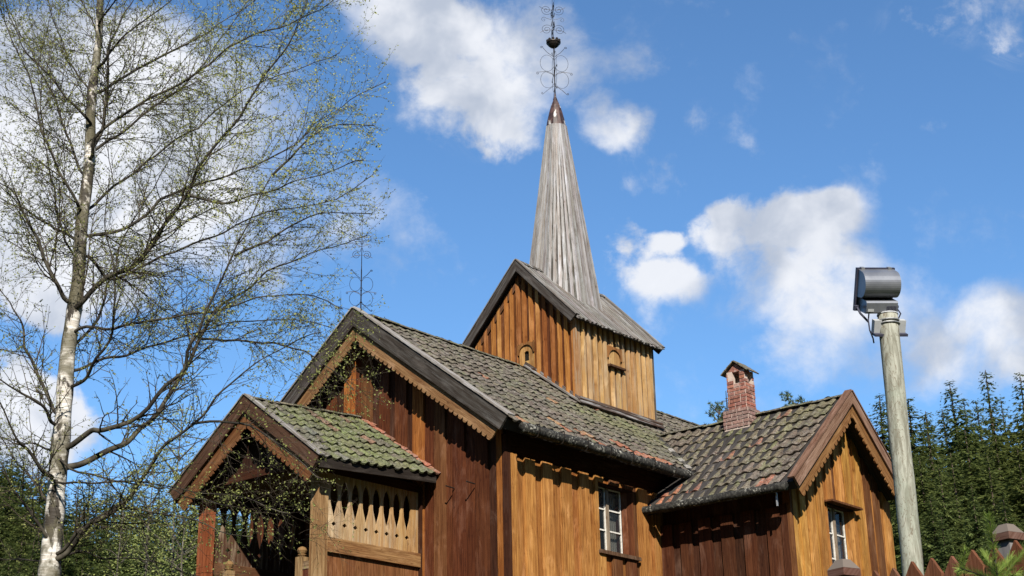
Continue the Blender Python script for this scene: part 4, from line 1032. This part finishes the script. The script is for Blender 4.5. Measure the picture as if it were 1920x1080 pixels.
GROWN = []
for pts2, wpx, dep in LIMBS:
    x0_, y0_ = pts2[0]; D0 = TD
    if abs(x0_-trx(y0_)) < 50 and y0_ > -50: pts2 = [(trx(y0_+10), y0_+10)]+pts2
    elif GROWN:
        q = min(GROWN, key=lambda g: (g[0]-x0_)**2+(g[1]-y0_)**2); D0 = q[2]; pts2 = [(q[0], q[1])]+pts2[1:]
    wpx *= .84
    sp = spl([(a, b, 0) for a, b in pts2], 4); n = len(sp)
    P3 = [upright(a, b, (D0+dep*(k/(n-1))**1.2)*.95) for k, (a, b, _) in enumerate(sp)]
    GROWN += [(a, b, D0+dep*(k/(n-1))**1.2) for k, (a, b, _) in enumerate(sp)]
    P3 = [p+V((noise.noise(p*4+V((k_, 0, 0))) for k_ in (1, 7, 13)))*.035*min(1, i/4) for i, p in enumerate(P3)]
    r0 = wpx/2/FPX*TD; rad = [max(.004, r0*(1-k/(n-1))**.75) for k in range(n)]
    limb.tube(P3, rad, 7)
    tl_ = sum((b-a).length for a, b in zip(P3, P3[1:])); acc = 0; nxt = .12
    for k in range(n-1):
        seg = (P3[k+1]-P3[k]); acc += seg.length
        while acc > nxt:
            f = nxt/tl_; nxt += rr(.03, .08)
            if f < .12 and rr(0, 1) < .6: continue
            ax = seg.normalized(); sd_ = ax.orthogonal().normalized(); an = rr(0, 6.283); sd_ = sd_*math.cos(an)+ax.cross(sd_)*math.sin(an)
            nd = (ax*rr(.5, 1.1)+sd_*rr(.5, 1)+Z*rr(-.1, .25)).normalized()
            px_ = sp[k][0]; py_ = sp[k][1]
            yel = .3 if (px_ > 330 and py_ < 420) else 0
            low = py_ > 700
            ln = rr(.3, .95)*(1-.35*f)*(.8 if low else 1)
            twig(P3[k]+seg*rr(0, 1), nd, ln, max(.002, rad[k]*.42), 1, .62 if low else .8, yel)
            ntw += 1
# hanging sprays in front of the porch and the nave gable
spray = True
for (a, b, dd_, cnt, rx_, ry_) in ((500, 900, 11.3, 34, 95, 60), (450, 840, 11.5, 22, 70, 40), (660, 650, 11.2, 12, 30, 25), (600, 740, 11.3, 16, 45, 50), (640, 700, 11.2, 7, 35, 40), (560, 990, 11.3, 12, 60, 30)):
    for _ in range(cnt):
        p = upright(a+random.gauss(0, rx_*.6), b+random.gauss(0, ry_*.6), (dd_+rr(-.3, .3))*.95)
        twig(p, V((cR.x*rr(-.2, 1), cR.y*rr(-.2, 1), rr(-.9, .3))).normalized(), rr(.2, .5), .0016, 2, 1.1, -.1)
for mb_, nm, mm in ((limb, 'limbs', 'limb'), (tw, 'twigs', 'twig'), (lf, 'leaves', 'bleaf')):
    ob = mb_.build(nm, mm, None, smooth=(nm == 'limbs')); ob.parent = birch; ob.matrix_parent_inverse = Matrix.Translation(-bloc)
    if nm != 'limbs': ob['kind'] = 'stuff'
print('birch twigs', len(tw.f), 'leaves', len(lf.f))
# ------------------------------------------------------------------ spruces
def spruce_proto(seed, h=18., wid=.17, dense=1.):
    random.seed(seed); fo = MB(); tr = MB()
    tr.tube([(0, 0, -1), (0, 0, h*.5), (0, 0, h*.985)], [h*.012, h*.007, .015], 7)
    z = h*.06; step = .33
    while z < h*.985:
        f = z/h; Rm = h*wid*1.3*(1-f)**.78*(1+.16*math.sin(f*29+seed))*(1-.35*max(0, .12-f)/.12)+.04; nb = max(4, int((8+4*(1-f))*dense)); ph = rr(0, 6)
        for k in range(nb):
            a = ph+2*math.pi*k/nb+rr(-.25, .25); r = Rm*(rr(.55, 1.0) if rr(0, 1) < .6 else rr(.9, 1.22)); dr = V((math.cos(a), math.sin(a), 0)); sdv = V((-dr.y, dr.x, 0))
            up = .25 if f > .8 else rr(-.25, .0); zz = z+rr(-.2, .2); m_ = max(2, int(r/.22))
            pv = None
            for i in range(m_+1):
                t_ = i/m_; c = V((0, 0, zz))+dr*(r*t_)+Z*(up*r*t_-.30*r*math.sin(t_*2.0)+.16*r*t_*t_)
                wd = (.16+.34*math.sin(math.pi*min(1, t_*.85+.1)))*min(1, r*.55+.25)
                for sg in (-1, 1, 0, -1, 1, 0, -1):
                    L_ = wd*rr(.4, 1.2)
                    if sg: dv = (sdv*sg*rr(.7, 1)+dr*rr(.5, 1.2)-Z*rr(.0, .7)).normalized()
                    else: dv = (dr*rr(.5, 1)-Z*rr(0, .8)+sdv*rr(-.4, .4)).normalized()
                    bs = dv.cross(V((rr(-.4, .4), rr(-.4, .4), 1))).normalized()*L_*rr(.09, .19)
                    sh = max(0, min(1, rr(0, .8)+.25*(t_-.4)))
                    fo.face([c-bs*.5, c+dv*L_*.45-bs, c+dv*L_, c+dv*L_*.45+bs, c+bs*.5], (sh,)*3)
        z += step*rr(.75, 1.2)*(.6+.5*(1-f))
    return fo, tr
def add_tree(name, fo, tr, fm, tm):
    root = bpy.data.objects.new(name, None); COL.objects.link(root)
    a = tr.build('trunk', tm, root); b = fo.build('crown', fm, root); return root
protos = []
for i, (hh, wd, dn) in enumerate(((18, .155, 1.), (18, .19, .95), (18, .125, .9))):
    protos.append(add_tree('spruce_tree', *spruce_proto(40+i, hh, wd, dn), 'spruce', 'bark'))
used = [False]*3
def place(proto, idx, px, ptop_, d, label, cat, group, H0=18., base_h=None, wsc=1.):
    "tree whose top reaches the line of sight px,ptop_ at distance d"
    top = at(px, ptop_, d); gz = ground(top.x, top.y); hgt = max(3, top.z-gz)
    if used[idx] if idx is not None else False: pass
    root = proto.copy(); COL.objects.link(root)
    for ch in proto.children: c = ch.copy(); COL.objects.link(c); c.parent = root
    root.location = (top.x, top.y, gz); s_ = hgt/H0; root.scale = (s_*wsc, s_*wsc, s_); root.rotation_euler = (rr(-.02, .02), rr(-.02, .02), rr(0, 6.28))
    tag(root, label, cat, group); return root
random.seed(5)
SR = [(1637,735,72,0),(1662,752,84,2),(1700,738,70,0),(1727,762,66,2),(1748,800,64,1),(1775,757,90,2),(1796,706,72,0),(1836,681,80,2),(1866,760,66,1),(1897,697,70,1),(1935,735,66,0),
 (1617,775,95,1),(1680,790,60,1),(1720,850,56,0),(1815,790,62,1),(1640,800,90,0),(1850,850,54,2),(1770,870,54,1),(1905,830,52,0),(1700,905,50,1),(1745,930,48,0),(1820,900,50,0),(1880,920,46,1),(1930,900,48,2),(1610,830,85,0),(1590,800,110,2),(1575,835,100,1),(1960,690,75,1),(1985,760,60,0),(1735,775,98,2),(1600,900,60,0),(1625,950,56,1),(1655,880,66,2),(1790,840,58,2),(1865,810,64,0),(1760,960,44,0),(1850,965,44,1),(1700,980,44,2),(1915,960,44,0),(1840,745,78,0),(1880,740,80,1),(1920,760,80,2),(1800,745,84,1)]
lab_r = {0: 'slender spruce just right of the small gable peak', 7: 'tallest thin spruce top rising against the cloud at the right', 9: 'broad dense spruce near the right edge', 5: 'thin dark spruce in the gap right of the lamp pole', 6: 'spruce just left of the tallest spruce top', 2: 'spruce standing directly behind the leaning lamp pole', 3: 'narrow spruce tip close to the right of the lamp pole'}
for i, (px, py, d, k) in enumerate(SR):
    place(protos[k], None, px, py, d, lab_r.get(i, 'dark green spruce in the dense stand on the right behind the fence'), 'spruce tree', 'spruces on the right hillside', wsc=rr(.95, 1.45))
SL = [(5,838,120,0),(30,832,125,1),(55,845,118,2),(80,852,122,0),(150,905,118,2),(172,898,120,0),(200,895,124,1),(228,912,118,2),(255,905,122,0),(278,918,120,1),(-20,830,118,1),(15,880,100,1),(60,905,98,0),(100,900,112,1),(125,915,108,0),
 (150,950,90,1),(190,965,88,0),(232,960,86,2),(270,975,84,1),(310,940,100,0),(345,930,105,1),(40,960,86,2),(5,940,90,0),(80,985,84,1),(335,980,90,2),(120,990,80,0),(370,905,115,0),(395,880,125,2),(300,900,125,2),(-40,900,95,0),(210,1010,74,1),(20,1020,72,0),(60,1050,68,1),(165,1040,70,2),(410,930,110,0),(440,925,112,1),(475,930,110,2),(505,925,114,0),(540,930,112,1),(575,935,110,0),(425,960,90,1),(460,965,92,0),(520,970,90,1),(560,960,92,2),(400,945,70,1),(430,940,68,1),(462,948,72,1),(495,950,70,0),(528,955,72,1),(445,985,55,1),(480,990,56,0),(515,992,55,1),(415,985,57,1)]
for i, (px, py, d, k) in enumerate(SL):
    lab = {18: 'dark spruce low beside the pale birch left of the porch'}.get(i, 'dark spruce of the wooded hillside at the left behind the birch')
    place(protos[k], None, px, py, d, lab, 'spruce tree', 'spruces on the left hillside', wsc=rr(1.1, 1.5))
for p_ in protos:
    for ch in list(p_.children): bpy.data.objects.remove(ch)
    bpy.data.objects.remove(p_)
# pines behind the annex roof
def pine(seed, h=14.):
    random.seed(seed); fo = MB(); tr = MB(); tr.tube([(0, 0, -1), (.1, 0, h*.5), (0, .05, h*.97)], [.17, .12, .02], 8)
    for k in range(90):
        f = rr(.52, 1.); z = h*f; a = rr(0, 6.28); r = (1.9*math.sqrt(max(0, 1-((f-.62)/.42)**2))*rr(.5, 1)); r = max(.15, r)
        tip = V((math.cos(a)*r, math.sin(a)*r, z+rr(-.1, .35))); b0 = V((0, 0, z-.25*r)); tr.tube([b0, b0.lerp(tip, .5)+Z*.05, tip], [.03, .018, .008], 4)
        for _ in range(int(9+r*9)):
            c = b0.lerp(tip, rr(.45, 1.04))+V((rr(-1, 1), rr(-1, 1), rr(-.6, .8)))*.22
            for _ in range(16):
                dv = V((rr(-1, 1), rr(-1, 1), rr(-.5, 1.2))).normalized(); L_ = rr(.1, .2); bs = dv.orthogonal().normalized()*L_*.17; s_ = rr(0, 1)
                fo.face([c-bs, c+dv*L_, c+bs], (s_,)*3)
    return fo, tr
for i, (px, py, d, lab) in enumerate(((1347, 762, 58, 'pine crown showing left of the brick chimney behind the annex roof'), (1492, 738, 62, 'small rounded pine top above the middle of the annex ridge'))):
    r_ = add_tree('pine_tree', *pine(60+i), 'pine', 'bark'); top = at(px, py, d); gz = ground(top.x, top.y); s_ = (top.z-gz)/14.1
    r_.location = (top.x, top.y, gz); r_.scale = (s_*.62, s_*.62, s_); tag(r_, lab, 'pine tree')
# pale birches beyond the porch
def bgbirch(seed, h, wid, nl):
    random.seed(seed); fo = MB(); tr = MB(); tr.tube([(0, 0, -1), (.1, .05, h*.35), (-.05, .1, h*.7), (.0, 0, h*.97)], [.07, .05, .03, .01], 8, (.45, .45, .45))
    for k in range(int(26*wid/2+14)):
        f = rr(.25, .97); a = rr(0, 6.28); r = wid*(math.sin(math.pi*min(1, (1.05-f)*1.15))**.7)*rr(.4, 1)
        b0 = V((0, 0, h*f)); tip = b0+V((math.cos(a)*r, math.sin(a)*r, r*rr(.5, 1.1))); mid = b0.lerp(tip, .55)+Z*.1
        tr.tube([b0, mid, tip], [.03, .018, .006], 4, (.1, .1, .1))
        for _ in range(nl):
            s0 = b0.lerp(tip, rr(.3, 1.05))+V((rr(-1, 1), rr(-1, 1), 0))*.3; hl = rr(.3, 1.5)
            for q in range(6):
                c = s0-Z*hl*q/6+V((rr(-1, 1), rr(-1, 1), 0))*.1; u_ = V((rr(-1, 1), rr(-1, 1), rr(-1, 1))).normalized(); v_ = u_.orthogonal().normalized(); z_ = rr(.035, .065); s_ = rr(0, 1)
                fo.face([c, c+u_*z_+v_*z_*.6, c+u_*z_*2, c+u_*z_-v_*z_*.6], (s_,)*3)
    return fo, tr
for i, (px, py, d, w_, nl, lab) in enumerate(((345, 735, 48, 1.6, 16, 'tall pale green birch with drooping shoots left of the porch roof'), (292, 840, 44, 1.7, 15, 'pale leafed birch with a thin white trunk between near birch and porch'), (235, 915, 40, 1.6, 12, 'low fresh green birch just right of the white birch trunk'), (355, 880, 40, 1.5, 14, 'bushy pale birch close against the left porch post'))):
    h_ = 12; r_ = add_tree('birch_tree', *bgbirch(80+i, h_, w_, nl), 'pleaf', 'birch'); top = at(px, py, d); gz = ground(top.x, top.y); s_ = (top.z-gz)/h_
    r_.location = (top.x, top.y, gz); r_.scale = (s_, s_, s_); tag(r_, lab, 'birch tree')
# ------------------------------------------------------------------ floodlight on its wooden pole
def polemat():
    m, t, b = mat('impregnated_pole', .85, .15)
    oc = t.n.new('ShaderNodeTexCoord').outputs['Object']; mp = t.map(oc, (1, 1, .14))
    n = t.noise(mp, 16, 5, .65, 1.6); n2 = t.noise(oc, 3, 4, .6); n3 = t.noise(t.map(oc, (1, 1, .3)), 60, 4, .6)
    c = t.mix(t.ramp(n, .38, .62), (.14, .135, .105), (.265, .265, .22)); c = t.mix(t.ramp(n2, .4, .7, 0, .6), c, (.22, .25, .20))
    wv = t.n.new('ShaderNodeTexNoise'); t.inp(wv.inputs['Vector'], t.map(oc, (1, 1, .35))); wv.inputs['Scale'].default_value = 9; wv.inputs['Distortion'].default_value = 3.5
    c = t.mix(t.ramp(t.math('ABSOLUTE', t.math('SUBTRACT', wv.outputs['Fac'], .5)), .0, .03, .7, 0), c, (.10, .075, .05))
    t.inp(b.inputs['Base Color'], c); t.inp(b.inputs['Normal'], t.bump(t.math('ADD', n, n3), .4, .006)); return m
M['pole'] = polemat()
M['lamp'] = simple('grey_lamp_enamel', (.16, .17, .195), (.22, .23, .255), 5, .34, .5, .4, bump=.05)
M['lampd'] = simple('lamp_rim', (.03, .03, .05), (.05, .05, .075), 5, .5, .4)
M['box'] = simple('grey_plastic', (.34, .35, .36), (.42, .43, .43), 9, .55, .4, bump=0)
M['lens'] = simple('lamp_glass', (.25, .27, .3), (.3, .32, .35), 4, .08, .6, bump=0)
M['steel'] = simple('galvanised_steel', (.3, .3, .3), (.45, .45, .44), 20, .4, .5, .6, bump=0)
PD = 12.0
topc = at(1664, 590, PD); botc = upright(1713, 1085, (topc-CAMP).dot(V((math.cos(YAW), math.sin(YAW), 0)))); pdv = (topc-botc)/(topc.z-botc.z); gz = ground(botc.x, botc.y); foot = botc+pdv*(gz-.4-botc.z)
lampr = empty('floodlight_pole', (foot.x, foot.y, gz), 'weathered grey-green wooden pole carrying a grey floodlight, right of the church', 'lamp post')
mb = MB(); n = 20; pts = []; rs = []
for k in range(n+1): pts.append(foot.lerp(topc, k/n)+V((noise.noise(V((k*.4, 0, 0))), noise.noise(V((k*.4, 9, 0))), 0))*.008); rs.append((.0815-.002*k/n)*(1+.012*noise.noise(V((k*.9, 3, 0)))))
mb.tube(pts, rs, 28, cap=True); po = mb.build('pole', 'pole', None, smooth=False)
for p_ in po.data.polygons: p_.use_smooth = len(p_.vertices) == 4
def setp(o, r): o.parent = r; o.matrix_parent_inverse = Matrix.Translation(-V(r.location)); return o
setp(po, lampr)
# lamp frame: a = along the lamp's width, b = up along the housing, c = out of its back (towards the camera)
LR = (cR*.985+cF*.13).normalized(); LB = (-cF*.93+LR*.02-Z*.2).normalized(); LB = (LB-LR*LB.dot(LR)).normalized(); LU = LR.cross(-LB).normalized()
if LU.z < 0: LU = -LU
LC = at(1650, 548, PD-.02)
def lp(a, b, c): return LC+LR*a+LU*b+LB*c
hw = .147
mb = MB()   # rim with glass side away from camera
mb.box(lp(-hw-.012, -.175, -.15), LR, LU, LB, 2*hw+.024, .35, .03); rim = setp(mb.build('lamp_rim', 'lampd', None), lampr)
mb = MB(); mb.box(lp(-hw+.01, -.16, -.158), LR, LU, LB, 2*hw-.02, .32, .006); g2 = mb.build('lamp_glass', 'lens', rim)
mb = MB()  # curved reflector housing: profile in (b, c) extruded along the width
prof = [(.165, -.12), (.163, -.07)]+[(.055+.106*math.cos(a_), -.045+.11*math.sin(a_)) for a_ in [R(5+9*i) for i in range(19)]]+[(-.058, -.12)]
mb.prism(prof, lp(-hw, 0, 0), LU, LB, LR, 2*hw); hs = setp(mb.build('lamp_housing', 'lamp', None), lampr)
mb = MB(); mb.prism([(-.062, -.12), (-.062, .05), (-.075, .062), (-.15, .062), (-.165, .045), (-.17, -.12)], lp(-hw+.02, 0, 0), LU, LB, LR, 2*hw-.035)
gb = setp(mb.build('gear_box', 'lamp', None), lampr)
mb = MB(); mb.box(lp(-.115, -.145, .0635), LR, LU, LB, .05, .022, .002, (.4, .4, .35)); setp(mb.build('rating_plate', 'box', None), lampr)
mb = MB()
for k in range(7): mb.box(lp(.04+k*.012, -.15, .0635), LR, LU, LB, .006, .05, .006)
setp(mb.build('cooling_fins', 'lampd', None), lampr)
for s_ in (-1, 1):
    mb = MB(); mb.box(lp(s_*.112-.014, .155, -.15), LR, LU, LB, .028, .026, .045); setp(mb.build('clip', 'steel', None), lampr)
    mb = MB(); e = lp(s_*(hw+.02), -.12, -.06); mb.tube([e, e-LU*.02], .022, 8); mb.tube([e, lp(s_*(hw+.005), -.17, .0), lp(s_*.09, -.235, .03)], .009, 6); setp(mb.build('bracket_arm', 'lampd', None), lampr)
    mb = MB(); c_ = topc-pdv*.10+LR*(s_*.10); mb.box(c_-LR*.03-LU*.055-LB*.03, LR, LU, LB, .06, .11, .06); setp(mb.build('junction_box', 'box', None), lampr)
mb = MB(); mb.box(topc-pdv*.175-LR*.135-LB*.045, LR, LU, LB, .27, .02, .09); setp(mb.build('bracket_plate', 'lampd', None), lampr)
mb = MB(); 
for dz_ in (.06, .085):
    cc_ = topc-pdv*dz_; pts = [cc_+V((math.cos(a_*.3142), math.sin(a_*.3142), 0))*.0865 for a_ in range(21)]; mb.tube(pts, .007, 5)
setp(mb.build('steel_strap', 'steel', None), lampr)
mb = MB(); mb.tube([topc-Z*.004, topc+Z*.006], [.085, .082], 24); setp(mb.build('pole_cap', 'box', None), lampr)
mb = MB(); mb.tube([lp(-.08, -.17, .0), lp(-.10, -.22, .05), lp(-.095, -.29, .08), lp(-.06, -.36, .075), lp(-.045, -.40, .06)], .006, 6)
mb.tube([lp(hw, -.13, .01), lp(hw+.03, -.17, .02), lp(hw+.01, -.22, .02), lp(hw-.04, -.24, .02)], .006, 6); setp(mb.build('cable', 'lampd', None), lampr)
# ------------------------------------------------------------------ picket fence with capped posts
M['picket'] = wood('fence_pickets', .6, .4, None, .8)
M['postgrey'] = simple('grey_fence_post', (.13, .12, .12), (.20, .185, .18), 14, .85, .15, sc3=(1, 1, .15))
P_a = at(1750, 1047, 9.0); P_b = at(1907, 1014, 8.49); ztop = (P_a.z+P_b.z)/2
fd = (P_b-P_a); fd.z = 0; sp_ = fd.length/4; fd.normalize(); fn = V((-fd.y, fd.x, 0))
if fn.dot(CAMP-P_a) < 0: fn = -fn
fence = empty('picket_fence', (P_a.x, P_a.y, ground(P_a.x, P_a.y)), 'red-brown picket fence with pointed boards at the lower right', 'fence')
for k in range(-34, 9):
    c = P_a+fd*(sp_*k); top = ztop+rr(-.012, .012)-(.0 if k > -3 else .0)
    gz_ = ground(c.x, c.y)
    mb = MB(); w_ = sp_*.44; h_ = top-gz_
    mb.prism([(0, -w_), (h_-.10, -w_), (h_, 0), (h_-.10, w_), (0, w_)], V((c.x, c.y, gz_)), Z, fd, fn, .024, vary((.20, .085, .045), .18))
    setp(mb.build('picket', 'picket', None), fence)
mb = MB()
for dz_ in (.25, .85): mb.prism([(sp_*-34, 0), (sp_*8.4, 0), (sp_*8.4, .07), (sp_*-34, .07)], V((P_a.x, P_a.y, ztop-dz_))-fn*.045, fd, Z, fn, .04, (.12, .06, .04))
setp(mb.build('fence_rail', 'picket', None), fence)
def capped(px, py, d, wd, lab):
    t0_ = at(px, py, d); gz_ = ground(t0_.x, t0_.y); r_ = empty('fence_post', (t0_.x, t0_.y, gz_), lab, 'post', None)
    U_ = fd; V_ = fn; c = V((t0_.x, t0_.y, 0)); hw_ = wd/2; mb = MB(); zt_ = t0_.z-.115
    mb.box(c-U_*hw_-V_*hw_+Z*(gz_-.2), U_, V_, Z, wd, wd, zt_-gz_+.2); setp(mb.build('shaft', 'postgrey', None), r_)
    mb = MB(); e = hw_+.026; mb.box(c-U_*e-V_*e+Z*zt_, U_, V_, Z, 2*e, 2*e, .045, vary((.16, .09, .07)))
    a = [c+U_*(sx*e)+V_*(sy*e)+Z*(zt_+.046) for sx, sy in ((-1, -1), (1, -1), (1, 1), (-1, 1))]; b = [c+U_*(sx*e*.45)+V_*(sy*e*.45)+Z*(zt_+.105) for sx, sy in ((-1, -1), (1, -1), (1, 1), (-1, 1))]
    i = len(mb.v); mb.v += a+b
    for k in range(4): mb.grid([i+k, i+(k+1) % 4, i+4+(k+1) % 4, i+4+k], (.26, .24, .22))
    mb.grid([i+4, i+5, i+6, i+7], (.26, .24, .22)); setp(mb.build('post_cap', 'picket', None), r_); return r_
capped(1580, 1047, 9.3, .09, 'grey capped fence post in front of the annex window')
capped(1886, 981, 9.6, .095, 'grey capped post behind the young pine near the right edge')
# ------------------------------------------------------------------ young pine
random.seed(77)
sp0 = at(1872, 1120, 7.6); gz_ = ground(sp0.x, sp0.y)
sap = empty('pine_sapling', (sp0.x, sp0.y, gz_), 'bright green young pine shoot in front of the picket fence', 'young pine')
st = MB(); nd_ = MB()
def shoot(p0, p1, r, nl=.045, dens=330, lean=.5):
    st.tube([p0, p0.lerp(p1, .5), p1], [r, r*.8, r*.5], 6); ln = (p1-p0).length; ax = (p1-p0).normalized(); o1 = ax.orthogonal().normalized(); o2 = ax.cross(o1)
    for _ in range(int(ln*dens)):
        f = rr(0, 1); a = rr(0, 6.283); c = p0.lerp(p1, f); dv = (ax*(lean+.35*f)+(o1*math.cos(a)+o2*math.sin(a))*.8).normalized(); L_ = nl*rr(.7, 1.15); bs = dv.cross(ax).normalized()*.0017; s_ = rr(0, 1)
        nd_.face([c-bs, c+dv*L_-bs*.3, c+dv*L_+bs*.3, c+bs], (s_,)*3)
D_ = 7.6
base_ = V((sp0.x, sp0.y, gz_)); j1 = at(1872, 1100, D_); tip = at(1855, 972, D_)
st.tube([base_, j1], [.014, .009], 7); shoot(j1, tip, .007, .05, 1500)
shoot(tip, tip+Z*.012, .004, .03, 5000, .8)
for (a, b, c, d, dd_) in ((1872, 1090, 1925, 1030, .1), (1872, 1090, 1800, 1065, -.1), (1872, 1095, 1905, 1075, -.15), (1875, 1110, 1950, 1050, 0), (1872, 1100, 1830, 1090, .12), (1880, 1120, 1790, 1100, 0), (1870, 1085, 1845, 1040, .2), (1890, 1110, 1920, 1100, -.05), (1868, 1080, 1895, 1045, .15)):
    p0 = at(a, b, D_); p1 = at(c, d, D_+dd_); shoot(p0, p1, .005, .045, 1100)
shoot(at(1790, 1100, 8.3), at(1811, 1030, 8.3), .005, .045, 1300)
setp(st.build('stem', 'limb', None), sap); setp(nd_.build('needles', 'sapling', None), sap)
